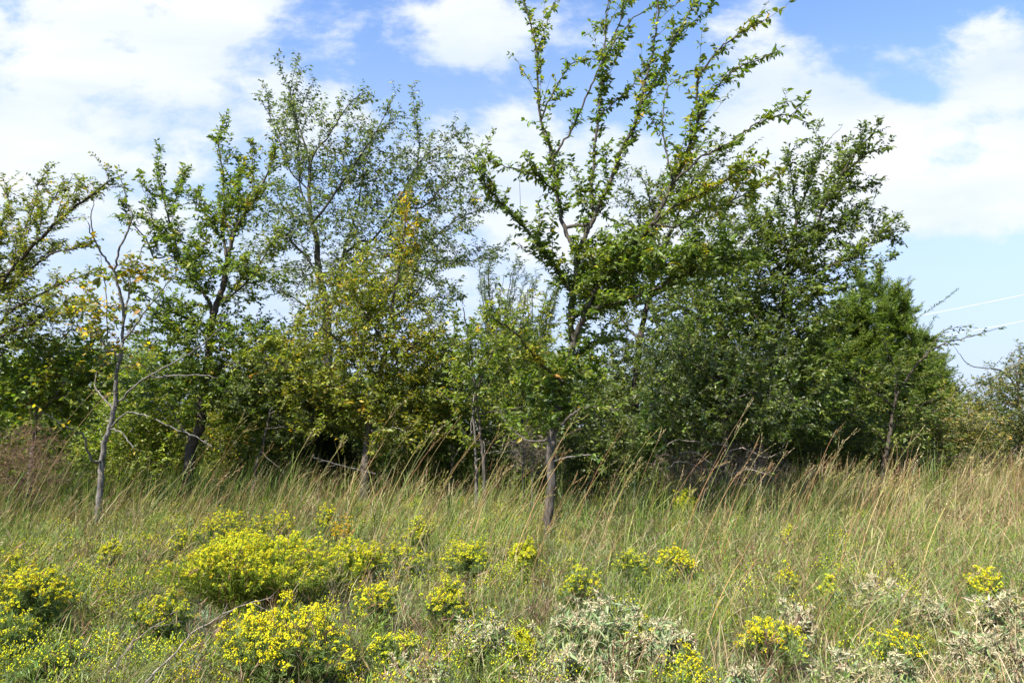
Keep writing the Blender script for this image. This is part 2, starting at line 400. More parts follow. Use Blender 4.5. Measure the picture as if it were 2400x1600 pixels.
    pos = O[idx]+Dr[idx]*(Ln[idx]*f)[:, None]+sag*(Ln[idx]*f*f)[:, None]
    sd_ = nrm(np.cross(Dr[idx], UP+rng.normal(scale=.25, size=(m, 3))))*np.where(kk % 2, 1, -1)[:, None]
    ax = nrm(Dr[idx]*0.55+sd_*0.75+rng.normal(scale=.32, size=(m, 3))-UP*droop+WIND*0.12)
    no = nrm(UP*0.75+rng.normal(scale=.55, size=(m, 3)))
    sz = np.exp(rng.normal(scale=.22, size=m))
    colT = np.zeros((n, 3))
    for i, pl in enumerate(pals):
        mk = PA == i
        if mk.any(): colT[mk] = pick(pl, int(mk.sum()), rng, .18)
    col = colT[idx]*np.exp(rng.normal(scale=.18, size=(m, 1)))
    alt = rng.random(m) < .3
    if alt.any(): col[alt] = pick(pal, int(alt.sum()), rng, .2)
    col = np.clip(col, .004, .8)
    fol_parts = [leaves(pos, ax, no, leaf[0]*sz, leaf[1]*sz*np.exp(rng.normal(scale=.12, size=m)), col, .18, five)]
    mesh_obj(fol, fol_parts, mat, root, base)
    return root, m

TM, TD = 1.75, 2.7
exec_trees = []
def X(*a, **k): exec_trees.append((a, k))

# 1 the tall elm in the middle
X('elm_tree', 'tall open elm with wand-like limbs reaching out of the top of the picture', 'tree', 9.2,
  [(1274, 1278), (1279, 1257), (1287, 1193), (1294, 1130), (1289, 1076), (1294, 1027), (1302, 985), (1312, 938), (1322, 900), (1332, 850), (1342, 806), (1337, 755), (1342, 704), (1349, 653), (1355, 587)], 0.062, 0.036,
  limbs=[
   ([(1342, 690), (1320, 650), (1299, 622), (1273, 589), (1243, 551), (1202, 505), (1168, 470), (1134, 426), (1122, 395)], .030, 0, -.9, {'dens': (1.9, .5), 't0': .06}),
   ([(1355, 590), (1340, 571), (1324, 533), (1312, 495), (1304, 426), (1294, 368), (1280, 317), (1267, 283), (1260, 204), (1258, 119), (1246, 68), (1231, 0), (1226, -40)], .030, 0, .5, {'dens': (1.1, 1.0), 'tw': .75}),
   ([(1267, 283), (1285, 240), (1304, 204), (1338, 153), (1370, 143), (1406, 136)], .011, .3, .6, {'dens': .5, 'tw': .7}),
   ([(1294, 368), (1312, 345), (1345, 296), (1372, 232), (1396, 180), (1420, 130), (1475, 54), (1532, 10), (1560, -30)], .013, .2, -.4, {'dens': .55, 'tw': .7}),
   ([(1258, 119), (1275, 80), (1288, 30), (1310, -10)], .008, .4, .7, {'dens': .4, 'tw': .6}),
   ([(1304, 446), (1297, 446), (1263, 415), (1236, 402), (1195, 393), (1144, 378)], .014, .1, -.6, {'dens': 1.4, 'tw': .7}),
   ([(1386, 520), (1386, 460), (1389, 408), (1396, 323), (1403, 272), (1411, 204), (1417, 119), (1420, 51), (1425, 0), (1428, -60)], .022, 0, .1, {'dens': (1.0, .97), 'tw': .7}),
   ([(1417, 119), (1450, 60), (1462, 0), (1470, -40)], .008, .1, .5, {'dens': .5, 'tw': .6}),
   ([(1403, 272), (1430, 250), (1470, 215), (1500, 175), (1520, 150)], .008, 0, .5, {'dens': .6, 'tw': .7}),
   ([(1355, 587), (1370, 556), (1386, 525), (1397, 500), (1417, 453), (1441, 398), (1461, 341), (1488, 293), (1502, 238), (1512, 187), (1526, 126), (1539, 68), (1543, 0), (1548, -60)], .032, 0, -.5, {'dens': (1.15, .92), 'tw': .8}),
   ([(1498, 250), (1526, 211), (1553, 153), (1580, 89), (1611, 41), (1638, -5), (1660, -40)], .013, -.3, .2, {'dens': .5, 'tw': .6}),
   ([(1580, 89), (1610, 65), (1640, 40), (1667, 18)], .007, .1, .4, {'dens': .5, 'tw': .5}),
   ([(1342, 800), (1362, 755), (1385, 700), (1420, 640), (1452, 602), (1488, 569), (1513, 546), (1529, 524), (1560, 467), (1577, 426), (1604, 381), (1624, 317), (1638, 272), (1633, 221), (1638, 181), (1662, 143), (1696, 106), (1740, 75), (1791, 46)], .036, 0, -1.6, {'dens': (1.4, .88), 't0': .1, 'tw': .8, 'pal': ELMY}),
   ([(1638, 272), (1659, 238), (1686, 201), (1713, 170), (1754, 150), (1822, 121)], .012, -1.3, -1.8, {'dens': .75, 'tw': .5}),
   ([(1577, 426), (1563, 358), (1553, 306), (1556, 245), (1573, 197), (1631, 174)], .011, -1.0, -.8, {'dens': .6, 'tw': .6}),
   ([(1577, 426), (1611, 400), (1645, 368), (1713, 334), (1764, 296), (1815, 272), (1846, 269), (1897, 290)], .012, -1, -1.7, {'dens': .6, 'tw': .6}),
   ([(1529, 524), (1570, 490), (1611, 470), (1679, 436), (1730, 402), (1790, 385)], .014, -.8, -1.9, {'dens': 1.1, 'pal': ELMY}),
   ([(1529, 524), (1590, 530), (1650, 490), (1720, 470), (1790, 430), (1830, 400)], .013, -.7, -.2, {'dens': 1.1, 'pal': ELMY}),
   ([(1345, 745), (1368, 730), (1406, 719), (1457, 704), (1515, 685), (1572, 658), (1623, 633), (1700, 607), (1770, 600)], .022, 0, -1.0, {'dens': 1.6, 't0': .04}),
   ([(1322, 900), (1300, 880), (1258, 844), (1210, 780), (1164, 750), (1138, 734)], .016, 0, -1.1, {'dens': .8, 'pal': ELMY}),
   ([(1300, 1010), (1317, 994), (1343, 969), (1366, 956), (1394, 952), (1450, 960)], .022, 0, -.5, {'dens': .5, 't0': .5}),
   ([(1330, 860), (1360, 830), (1410, 800), (1450, 790)], .012, 0, .8, {'dens': 1.2}),
   ([(1292, 1030), (1250, 1035), (1205, 1010), (1170, 960)], .016, 0, .7, {'dens': .6, 't0': .4}),
   ([(1289, 1080), (1330, 1072), (1380, 1065), (1410, 1085)], .010, 0, -.5, {'dens': .25, 't0': .5, 'bark': BARKG})],
  blobs=[(1400, 670, 80, 60), (1480, 600, 80, 50, -.3, .5), (1375, 500, 30, 60), (1390, 610, 60, 50), (1350, 860, 60, 60), (1620, 610, 90, 40, -.8, .4), (1300, 930, 60, 60)],
  targets=230, shoots=3.4, shl=(.2, .65), wands=5, td=1.1, shd=.7, trunk_leaf=.5, pal=ELM, leaf=(.068, .031), tw=(.024, .135), lsp=.024, five=True, seed=1, twr=.0026)

# 2 the half bare grey tree on the left
X('bare_tree', 'slim half bare grey tree with a few yellow leaves, leftmost trunk standing in front', 'tree', 9.7,
  [(221, 1263), (227, 1220), (232, 1175), (238, 1100), (244, 1038), (259, 998), (269, 953), (271, 885), (283, 834), (286, 804), (290, 740)], .047, .018,
  limbs=[
   ([(290, 740), (282, 690), (266, 634), (238, 596), (218, 552), (206, 521)], .018, 0, -.6, {'dens': .35}),
   ([(218, 552), (214, 500), (220, 470)], .006, -.5, -.6, {'dens': .2}),
   ([(269, 640), (283, 579), (303, 532), (310, 504), (296, 474), (290, 433), (277, 410)], .012, -.3, -.5, {'dens': .3}),
   ([(283, 834), (262, 825), (245, 815), (232, 780), (218, 740), (205, 690), (170, 640)], .016, 0, .8, {'dens': .5}),
   ([(286, 800), (296, 790), (334, 739), (375, 685), (412, 647)], .012, 0, -.6, {'dens': .4}),
   ([(269, 953), (290, 929), (341, 885), (409, 848), (473, 807), (521, 767)], .011, 0, -.9, {'dens': .25}),
   ([(341, 885), (409, 880), (470, 880), (511, 885)], .010, -.4, -.6, {'dens': .2}),
   ([(244, 1075), (218, 1083), (204, 1052), (191, 1018), (153, 998), (119, 977), (85, 950)], .015, 0, -.9, {'dens': .35}),
   ([(252, 1004), (300, 968), (358, 980), (409, 1004), (453, 1021), (497, 1045)], .008, 0, -.8, {'dens': .3}),
   ([(252, 1004), (280, 1010), (300, 1030), (312, 1050)], .008, 0, -.4, {'dens': .1}),
   ([(268, 960), (240, 930), (222, 905), (226, 870)], .010, 0, .6, {'dens': .5}),
   ([(288, 760), (300, 700), (305, 640), (330, 590), (345, 560)], .012, 0, .5, {'dens': .5}),
   ([(252, 800), (250, 700), (240, 640), (236, 590)], .008, .2, .5, {'dens': .2})],
  blobs=[(295, 640, 42, 40), (170, 710, 60, 35), (290, 830, 60, 50), (340, 640, 50, 30), (240, 760, 70, 70)], targets=55, pal=YELL + [((.14, .17, .025), 16)], leaf=(.07, .04), tw=(.06, .15), lsp=.045, five=True,
  bark=BARKG, seed=2, bare=.6, t0=.3, up=.3, twr=.0022, shoots=1.6, shl=(.2, .6))

# 3 dark elm on the left
X('elm_tree', 'dark trunked elm with leafy upright limbs, behind the half bare grey tree', 'tree', 13.0,
  [(439, 1144), (440, 1120), (443, 1089), (450, 1038), (467, 1005), (473, 953), (477, 919), (485, 860), (490, 811), (494, 770), (507, 719), (524, 668), (535, 606)], .105, .05,
  limbs=[
   ([(535, 606), (545, 559), (562, 518), (586, 487), (613, 436), (633, 395), (647, 351)], .035, 0, -.5, {'dens': 1.3, 'pal': ELMY}),
   ([(500, 745), (492, 710), (477, 688), (453, 651), (422, 606), (402, 531), (385, 477), (375, 412), (368, 358)], .034, 0, .4, {'dens': 1.4}),
   ([(422, 606), (395, 600), (361, 603), (341, 559), (307, 518), (290, 484), (278, 457)], .014, .2, -.5, {'dens': .9}),
   ([(402, 560), (380, 540), (358, 511), (350, 470), (334, 440)], .012, .3, -.2, {'dens': 1.2}),
   ([(395, 500), (412, 470), (418, 440), (430, 408)], .008, .3, .6, {'dens': .8}),
   ([(533, 620), (528, 580), (521, 538), (525, 470), (521, 402), (514, 344), (514, 310), (526, 288)], .026, 0, .5, {'dens': 1.4}),
   ([(540, 580), (556, 510), (560, 450), (560, 400), (555, 370)], .014, 0, .7, {'dens': 1.4}),
   ([(600, 460), (594, 410), (590, 370), (596, 340)], .010, -.2, .2, {'dens': 1.0, 'pal': ELMY}),
   ([(521, 560), (501, 540), (484, 504), (456, 470), (455, 450)], .014, .2, .4, {'dens': 1.3}),
   ([(510, 705), (545, 690), (596, 641), (630, 583), (655, 550)], .018, 0, -.5, {'dens': 1.2, 'pal': ELMY}),
   ([(497, 765), (450, 750), (392, 726), (341, 692), (307, 680)], .020, 0, -.8, {'dens': 1.2}),
   ([(478, 900), (520, 860), (580, 840), (640, 800)], .020, 0, -.9, {'dens': 1.0, 'pal': ELMY}),
   ([(450, 1040), (432, 1010), (415, 985), (405, 960), (380, 930)], .024, 0, .6, {'dens': .6, 't0': .5})],
  blobs=[(440, 560, 60, 90), (540, 500, 55, 90), (480, 640, 60, 60), (570, 660, 70, 50), (400, 760, 90, 60), (520, 800, 110, 70), (440, 900, 110, 70), (560, 920, 100, 80)], targets=230, shoots=4, shl=(.3, .85), pal=ELM, leaf=(.08, .038), tw=(.07, .17), lsp=.030,
  bark=BARKD, seed=3)

# 4 tall pale tree behind
X('poplar_tree', 'tall airy pale green tree with spreading straight limbs behind the dark elm', 'tree', 17.0,
  [(772, 1090), (771, 1000), (770, 900), (768, 800), (766, 720), (756, 675), (746, 623), (742, 560), (732, 522), (725, 475), (726, 383)], .14, .035,
  limbs=[
   ([(726, 383), (712, 330), (691, 270), (680, 219), (691, 168)], .022, 0, -.5, {}),
   ([(727, 400), (738, 355), (766, 325), (800, 270), (827, 236), (854, 214)], .022, 0, -.9, {}),
   ([(728, 490), (704, 440), (701, 366), (694, 291), (672, 240)], .022, 0, 1.0, {}),
   ([(726, 440), (680, 400), (655, 330), (632, 270), (628, 230)], .02, 0, .3, {}),
   ([(768, 740), (787, 698), (797, 641), (807, 587), (827, 522), (841, 475), (854, 390), (870, 330)], .05, 0, 1.0, {}),
   ([(732, 522), (745, 509), (779, 461), (817, 407), (844, 366), (871, 325), (892, 291), (926, 219)], .034, 0, -1.0, {}),
   ([(805, 600), (841, 567), (875, 560), (926, 485), (977, 390), (1011, 355), (1045, 338), (1085, 300)], .034, .5, 0, {}),
   ([(926, 485), (990, 485), (1031, 444), (1079, 407), (1120, 380)], .02, .2, -1, {}),
   ([(830, 580), (900, 600), (977, 590), (1045, 533), (1106, 498), (1147, 492)], .026, .5, -.3, {}),
   ([(800, 640), (900, 640), (1011, 611), (1113, 611), (1191, 570)], .024, .5, .8, {}),
   ([(977, 390), (985, 330), (975, 290), (970, 262)], .014, .2, .8, {}),
   ([(770, 700), (730, 620), (694, 577), (663, 543), (636, 509), (599, 478)], .03, 0, -.8, {}),
   ([(768, 760), (720, 720), (660, 680), (610, 650)], .024, 0, -.4, {}),
   ([(770, 800), (850, 760), (930, 720), (1010, 700), (1060, 690)], .028, 0, -1.0, {})],
  blobs=[(690, 320, 60, 110), (760, 400, 110, 110), (860, 400, 90, 130), (960, 420, 100, 100), (1050, 430, 80, 110), (700, 520, 110, 90), (860, 560, 130, 90), (1000, 570, 130, 70), (1080, 340, 40, 50), (760, 650, 140, 70), (920, 680, 140, 70), (640, 600, 60, 90)],
  targets=420, shoots=3.6, shl=(.5, 1.7), pal=PALE, leaf=(.085, .042), tw=(.12, .28), lsp=.055, seed=4, bark=BARK, t0=.25, twr=.003, mat=LEAFG, droop=.4)

# 5 leafy elm left of the middle
X('elm_tree', 'bushy yellow-green elm between the dark elm and the tall middle elm', 'tree', 12.4,
  [(855, 1130), (856, 1100), (857, 1077), (863, 1009), (874, 947), (887, 889), (905, 811), (915, 740), (925, 680), (940, 600)], .085, .022,
  limbs=[
   ([(935, 640), (945, 570), (950, 500), (953, 460)], .014, 0, -.5, {'pal': YELL, 'dens': 1.5}),
   ([(905, 811), (860, 740), (830, 690), (800, 640)], .02, 0, -.6, {}),
   ([(887, 889), (840, 830), (770, 780), (720, 740)], .022, 0, -.9, {'pal': ELMY}),
   ([(880, 920), (930, 850), (990, 790), (1030, 760)], .022, 0, -.6, {}),
   ([(915, 760), (965, 700), (1000, 650), (1020, 620)], .016, 0, .5, {}),
   ([(874, 947), (820, 920), (760, 900), (700, 890)], .02, 0, -.8, {}),
   ([(866, 990), (840, 960), (815, 940), (800, 905)], .012, 0, -.8, {'t0': .5, 'dens': .4}),
   ([(862, 1010), (890, 1012), (920, 1000), (945, 1010)], .008, 0, -.7, {'t0': .7, 'dens': .1, 'bark': BARKG})],
  blobs=[(865, 770, 120, 150), (948, 560, 34, 90), (770, 860, 120, 90), (950, 860, 100, 110), (880, 960, 130, 60), (840, 680, 80, 60), (760, 960, 100, 50), (960, 980, 90, 50)],
  targets=400, shoots=3, pal=ELMY, leaf=(.072, .034), tw=(.085, .21), lsp=.036, seed=5, up=.25)

# 6 big elm on the right
X('elm_tree', 'broad dense elm on the right with feathery shoots sweeping up and right', 'tree', 13.4,
  [(1774, 1194), (1776, 1150), (1780, 1092), (1777, 990), (1790, 900), (1815, 810), (1835, 731), (1842, 643), (1855, 575), (1869, 506)], .105, .03,
  limbs=[
   ([(1869, 506), (1862, 470), (1859, 438), (1852, 370), (1866, 335)], .016, 0, -.5, {'dens': 1.1}),
   ([(1869, 506), (1890, 450), (1912, 400), (1924, 353), (1907, 306)], .018, 0, .5, {'dens': 1.2}),
   ([(1850, 600), (1875, 570), (1907, 540), (1940, 466), (1975, 404), (2009, 353), (2043, 316), (2052, 308)], .028, 0, -.7, {'dens': 1.5}),
   ([(1975, 404), (2020, 370), (2073, 345)], .010, -.5, -.8, {'dens': 1.6}),
   ([(1924, 500), (1960, 440), (1980, 390), (1972, 335)], .012, -.2, .5, {'dens': 1.3}),
   ([(1940, 466), (1990, 440), (2030, 440), (2046, 445)], .010, -.3, .1, {'dens': 1.3}),
   ([(1842, 660), (1890, 600), (1940, 550), (1990, 510), (2024, 488)], .02, 0, .5, {'dens': 1.2}),
   ([(1838, 720), (1890, 670), (1941, 626), (2009, 605), (2050, 618), (2087, 609)], .022, 0, -.9, {'dens': 1.5}),
   ([(1941, 626), (2000, 590), (2043, 575), (2080, 560), (2104, 568)], .014, -.4, -.1, {'dens': 1.4}),
   ([(2030, 590), (2050, 560), (2065, 540), (2079, 512)], .007, -.3, -.2, {'dens': 1.8}),
   ([(1835, 740), (1900, 700), (1960, 680), (2018, 668)], .016, 0, .4, {'dens': 1.4}),
   ([(1924, 353), (1945, 325), (1972, 298)], .005, .4, .3, {'dens': .15, 'tw': .4}),
   ([(1842, 650), (1800, 570), (1770, 500), (1760, 440)], .022, 0, .7, {}),
   ([(1820, 800), (1770, 740), (1720, 690), (1690, 650)], .025, 0, -.5, {}),
   ([(1800, 870), (1730, 830), (1660, 800), (1600, 790)], .025, 0, -1.0, {}),
   ([(1815, 810), (1850, 780), (1890, 770), (1930, 750)], .022, 0, -.7, {}),
   ([(1780, 950), (1830, 900), (1880, 870), (1915, 870)], .022, 0, -.9, {})],
  blobs=[(1880, 620, 100, 130), (1950, 500, 60, 90), (1800, 560, 90, 100), (1740, 700, 130, 90), (1840, 760, 110, 90), (1640, 800, 120, 90), (1780, 850, 170, 80), (1870, 830, 90, 80), (1860, 950, 140, 60), (1680, 930, 130, 70), (1720, 600, 70, 80)],
  targets=620, shoots=4, shl=(.3, .85), pal=ELM[:2] + DARK + [((.075, .10, .03), 4), ((.14, .15, .03), .4)], leaf=(.082, .040), tw=(.085, .20), lsp=.033, seed=6, mat=LEAFG, bark=BARKD)

# 7 dark tree behind, between the two
X('elm_tree', 'dark dense tree with blackish trunk, between the tall middle elm and the broad right one', 'tree', 16.0,
  [(1490, 1110), (1492, 1040), (1488, 980), (1490, 900), (1500, 800), (1520, 700), (1550, 600), (1590, 500)], .12, .03,
  limbs=[
   ([(1590, 500), (1620, 430), (1650, 390), (1700, 350)], .02, 0, -.6, {}),
   ([(1550, 600), (1530, 500), (1510, 430), (1490, 400)], .022, 0, -.7, {}),
   ([(1500, 800), (1450, 740), (1430, 680), (1420, 640)], .024, 0, .5, {}),
   ([(1520, 700), (1590, 660), (1660, 600), (1720, 520)], .024, 0, -.8, {}),
   ([(1490, 960), (1520, 920), (1560, 880), (1600, 860)], .02, 0, -.6, {'t0': .4}),
   ([(1489, 1060), (1470, 1020), (1445, 980), (1420, 950)], .02, 0, -.9, {'t0': .6, 'dens': .5}),
   ([(1489, 1040), (1520, 1000), (1555, 970)], .02, 0, -.9, {'t0': .6, 'dens': .5})],
  blobs=[(1560, 560, 110, 110), (1640, 450, 90, 80), (1510, 470, 60, 70), (1480, 720, 100, 100), (1620, 700, 120, 100), (1560, 830, 120, 80), (1440, 860, 90, 80), (1720, 430, 60, 60), (1500, 930, 110, 60)],
  targets=380, shoots=3, shl=(.5, 1.4), pal=DARK + [((.12, .13, .03), 2.5)], leaf=(.085, .042), tw=(.11, .24), lsp=.042, seed=7, mat=LEAFG, bark=BARKD)

# 8 silver leaved thorn shrub at the foot of the right elm
X('thorn_shrub', 'silvery leaved shrub with bare lower twigs at the foot of the broad right elm', 'shrub', 12.2,
  [(1702, 1190), (1701, 1140), (1702, 1075), (1702, 972), (1690, 900), (1670, 830)], .055, .02,
  limbs=[([(1702, 1000), (1660, 960), (1600, 930), (1550, 920)], .016, 0, -.7, {}), ([(1702, 950), (1760, 920), (1810, 930), (1850, 960)], .016, 0, -.6, {}), ([(1690, 900), (1640, 860), (1590, 830), (1560, 790)], .016, 0, -.3, {}),
         ([(1702, 1040), (1650, 1040), (1590, 1030), (1540, 1060)], .012, 0, -.7, {'dens': .2, 'bark': BARKW}), ([(1702, 1090), (1650, 1100), (1600, 1080), (1560, 1100)], .010, 0, -.7, {'dens': .1, 'bark': BARKW}),
         ([(1702, 1060), (1740, 1050), (1790, 1070), (1830, 1060)], .010, 0, -.5, {'dens': .2, 'bark': BARKW}), ([(1702, 1110), (1670, 1090), (1630, 1060), (1590, 1060)], .008, 0, -.8, {'dens': .1, 'bark': BARKW}),
         ([(1702, 1120), (1750, 1100), (1800, 1110)], .008, 0, -.5, {'dens': .1, 'bark': BARKW})],
  blobs=[(1620, 960, 110, 60), (1700, 870, 130, 70), (1600, 850, 90, 70), (1780, 950, 100, 60), (1640, 1020, 90, 40)], targets=300, pal=SILV + ELM[:2] + DARK, leaf=(.06, .030), tw=(.075, .17), lsp=.03, seed=8, mat=LEAFG, bark=BARK, up=.1)

# 9,10 cedars
def cedar(label, D, px, top, spread, targets, seed, extra_blobs=()):
    bl = []
    for i in range(6):
        f = i/5; y = top+40+(1040-top-60)*f; rx = 30+(spread-30)*min(1, f*1.35)**0.7
        bl.append((px, y, rx, 45))
    bl += list(extra_blobs)
    rg = np.random.default_rng(seed); lm = []
    for k in range(15):
        f = .2+.72*k/14; y0 = top+(1040-top)*f; sdn = 1 if k % 2 else -1; w = spread*(f**.75)*rg.uniform(.8, 1.15)
        lm.append(([(px, y0+30), (px+sdn*w*.55, y0-5), (px+sdn*w*.95, y0-45-25*rg.random()), (px+sdn*w*1.05, y0-62-34*rg.random())], .016, 0, rg.normal()*spread/1600*D*.7, {'dens': 1.6, 't0': .15}))
    X('cedar_tree', label, 'tree', D, [(px, 1090), (px-3, 1000), (px+2, 880), (px, 780), (px+2, top)], .12, .01, limbs=lm, blobs=bl, targets=int(targets*.9), pal=CEDC, leaf=(.085, .017), tw=(.05, .27), lsp=.012, seed=seed, mat=CEDAR, bark=BARKD,
      along_k=1.1, up=.7, wind=.12, droop=-.25, fill_t0=.1, trunk_leaf=.7, shoots=2.5, shl=(.3, .8))
cedar('tallest green cedar on the right, with a pointed top beside the overhead wires', 17.5, 2058, 655, 125, 420, 21, [(2115, 770, 26, 60), (1985, 790, 45, 60)])
cedar('lower round-shouldered cedar at the right end of the cedar clump', 18.5, 2160, 850, 72, 240, 22, [(2120, 920, 70, 60)])
cedar('small deep green cedar half hidden behind the broad right elm', 19.0, 1945, 800, 90, 200, 23)

# 11 slim elm before the cedars
X('elm_tree', 'slender elm in front of the cedars with two long shoots arching right', 'tree', 14.0,
  [(2066, 1160), (2070, 1110), (2077, 1058), (2087, 1006), (2094, 955), (2107, 911)], .055, .025,
  limbs=[([(2107, 911), (2145, 860), (2179, 826), (2213, 805), (2264, 790), (2342, 768)], .02, 0, -.8, {'dens': 1.1, 'tw': .6}),
         ([(2170, 835), (2185, 810), (2199, 792), (2223, 771), (2278, 763)], .008, -.4, -.4, {'dens': 1.0, 'tw': .55}),
         ([(2094, 955), (2050, 920), (2010, 900), (1980, 860)], .016, 0, -.5, {}), ([(2100, 930), (2100, 870), (2080, 830), (2070, 790)], .014, 0, -.4, {}),
         ([(2087, 1006), (2130, 960), (2180, 940), (2210, 930)], .014, 0, -.6, {}), ([(2080, 1040), (2040, 1000), (1990, 970), (1960, 960)], .014, 0, -.8, {'dens': .8})],
  blobs=[(2080, 900, 80, 60), (2150, 870, 50, 40), (2030, 950, 80, 50), (2130, 960, 70, 40), (2060, 1010, 90, 40)], targets=80, pal=DARK + [((.13, .14, .03), 1.2)], leaf=(.08, .035), tw=(.085, .18), lsp=.035, seed=11, bark=BARKD)

# 12 right edge trees
X('shrubby_tree', 'yellowish tree cut off by the right edge, a bare bough poking left into the sky', 'tree', 19.0,
  [(2400, 1100), (2395, 1030), (2390, 960), (2385, 900), (2380, 860)], .07, .02,
  limbs=[([(2392, 940), (2370, 890), (2343, 867), (2310, 862), (2278, 857), (2254, 836), (2237, 812)], .02, 0, -.5, {'dens': .15, 'tw': .6}), ([(2385, 900), (2400, 850), (2430, 820)], .02, 0, .5, {})],
  blobs=[(2390, 880, 60, 45), (2370, 950, 90, 60), (2345, 1020, 110, 60), (2440, 930, 60, 90), (2400, 1040, 80, 50)], targets=420, shoots=3, shl=(.3, .9), pal=TAN + PALE, leaf=(.075, .036), tw=(.10, .22), lsp=.045, seed=12)
X('tan_shrub', 'dry tan-leaved shrub right of the slender elm, at the edge of the meadow', 'shrub', 16.5,
  [(2225, 1110), (2224, 1060), (2226, 1010), (2230, 960)], .03, .012, limbs=[([(2224, 1040), (2190, 990), (2170, 960)], .012, 0, -.4, {}), ([(2226, 1020), (2260, 980), (2285, 960)], .012, 0, -.4, {})],
  blobs=[(2220, 990, 70, 45), (2170, 1030, 60, 40), (2280, 1010, 60, 45), (2235, 940, 30, 25)], targets=240, shoots=3, shl=(.3, .7), pal=TAN + ELMY, leaf=(.055, .03), tw=(.09, .16), lsp=.04, seed=13, bark=BARKW)
X('green_shrub', 'small green shrub between the tan shrub and the right edge tree', 'shrub', 22.0,
  [(2300, 1090), (2300, 1030), (2302, 980)], .04, .012, blobs=[(2300, 985, 60, 40), (2270, 950, 30, 40), (2330, 1020, 60, 40)], targets=120, pal=PALE, leaf=(.075, .036), tw=(.10, .2), lsp=.045, seed=14)

# 13 left edge tree
X('elm_tree', 'sweeping olive-green elm at the left edge with long boughs rising to the right', 'tree', 10.6,
  [(-60, 1240), (-62, 1150), (-58, 1000), (-50, 900), (-40, 800), (-20, 700), (10, 640)], .095, .04,
  limbs=[([(-20, 700), (34, 627), (85, 569), (153, 504), (221, 453), (255, 425), (290, 409)], .03, 0, -.9, {'dens': 1.1}),
         ([(-30, 740), (0, 680), (51, 644), (119, 596), (170, 582), (211, 576)], .022, 0, -.4, {'dens': 1.3}),
         ([(-40, 800), (34, 722), (102, 685), (153, 661), (221, 640)], .022, 0, -.7, {'dens': 1.3}),
         ([(-20, 700), (-10, 600), (0, 540), (20, 480), (10, 450)], .02, 0, .6, {'dens': 1.0}),
         ([(40, 620), (50, 560), (80, 480), (90, 430), (105, 405)], .012, -.2, .5, {'dens': .9}),
         ([(85, 569), (95, 520), (130, 460), (150, 430)], .010, -.3, 0, {'dens': 1.0}), ([(120, 535), (160, 470), (185, 440)], .008, -.4, -.3, {'dens': 1.0}),
         ([(-40, 820), (40, 770), (110, 745), (170, 740)], .02, 0, -.4, {'dens': 1.3}), ([(0, 680), (-20, 590), (-60, 520)], .02, 0, .2, {})],
  blobs=[(20, 600, 70, 50), (10, 700, 70, 50), (10, 530, 40, 50), (40, 780, 110, 40), (120, 740, 60, 20)], targets=90, shoots=4.2, shl=(.3, .8), pal=ELMY + [((.08, .10, .02), 4)], leaf=(.055, .026), tw=(.06, .16), lsp=.025, seed=15, bark=BARKD, wind=.5)
X('mulberry_sapling', 'broad leaved green sapling with a thin grey trunk at the lower left edge', 'tree', 11.4,
  [(68, 1190), (70, 1130), (72, 1090), (80, 1030), (84, 985), (90, 940), (95, 880)], .045, .018,
  limbs=[([(84, 985), (110, 950), (150, 900), (190, 860)], .014, 0, -.6, {}), ([(84, 960), (50, 910), (20, 870), (0, 830)], .014, 0, -.5, {}), ([(90, 920), (100, 860), (120, 810)], .012, 0, .4, {})],
  blobs=[(70, 860, 100, 70), (150, 900, 80, 60), (10, 930, 80, 70), (110, 970, 80, 40), (190, 840, 60, 60)], targets=150, shoots=4, shl=(.3, .9), pal=LIME + ELM, leaf=(.08, .05), tw=(.085, .18), lsp=.04, five=True, seed=16, bark=BARKG)

# 14 saplings before the dark row
X('grey_sapling', 'thin forked grey sapling with small dull leaves between the dark elm and the bushy elm', 'tree', 12.6,
  [(594, 1165), (596, 1140), (600, 1090), (613, 1059), (623, 1011), (633, 970), (644, 912), (627, 868), (620, 820)], .032, .01,
  limbs=[([(600, 1085), (610, 1060), (640, 1085), (655, 1095)], .008, 0, -.3, {'dens': .1}), ([(644, 912), (670, 880), (700, 860), (740, 850)], .010, 0, -.4, {}), ([(633, 970), (690, 940), (740, 930)], .010, 0, -.4, {}), ([(623, 1000), (680, 1000), (740, 990), (790, 1000)], .010, 0, -.5, {}), ([(640, 930), (600, 890), (570, 880)], .009, 0, -.4, {})],
  blobs=[(650, 880, 80, 60), (720, 950, 90, 50), (690, 1000, 80, 30), (590, 930, 60, 40)], targets=150, pal=SILV + ELM, leaf=(.06, .03), tw=(.075, .16), lsp=.033, seed=17, bark=BARK)
def willow(label, px, top, D, seed, spread=60):
    rng = np.random.default_rng(seed); limbs = []
    for i in range(9):
        e = px+rng.normal()*spread; ty = top+abs(rng.normal())*60
        limbs.append(([(px+rng.normal()*8, 930), (px+(e-px)*.5, 930-(930-ty)*.45), (e, ty+40), (e+10, ty)], .010, 0, rng.normal()*.5, {'dens': 1.0, 't0': .2}))
    X('willow_sapling', label, 'tree', D, [(px, 1100), (px, 1020), (px, 930)], .05, .03, limbs=limbs, blobs=[(px, 850, spread, 90)], targets=70, pal=[((.085, .125, .035), 4), ((.12, .16, .04), 3)], leaf=(.08, .019), tw=(.045, .16), lsp=.022, seed=seed, along_k=1.0, up=.5)
willow('narrow leaved willow shoots standing upright left of the middle elm', 1165, 590, 15.0, 31, 50)
willow('lower willow shoots with reddish tips just left of the middle elm trunk', 1255, 640, 14.5, 32, 35)
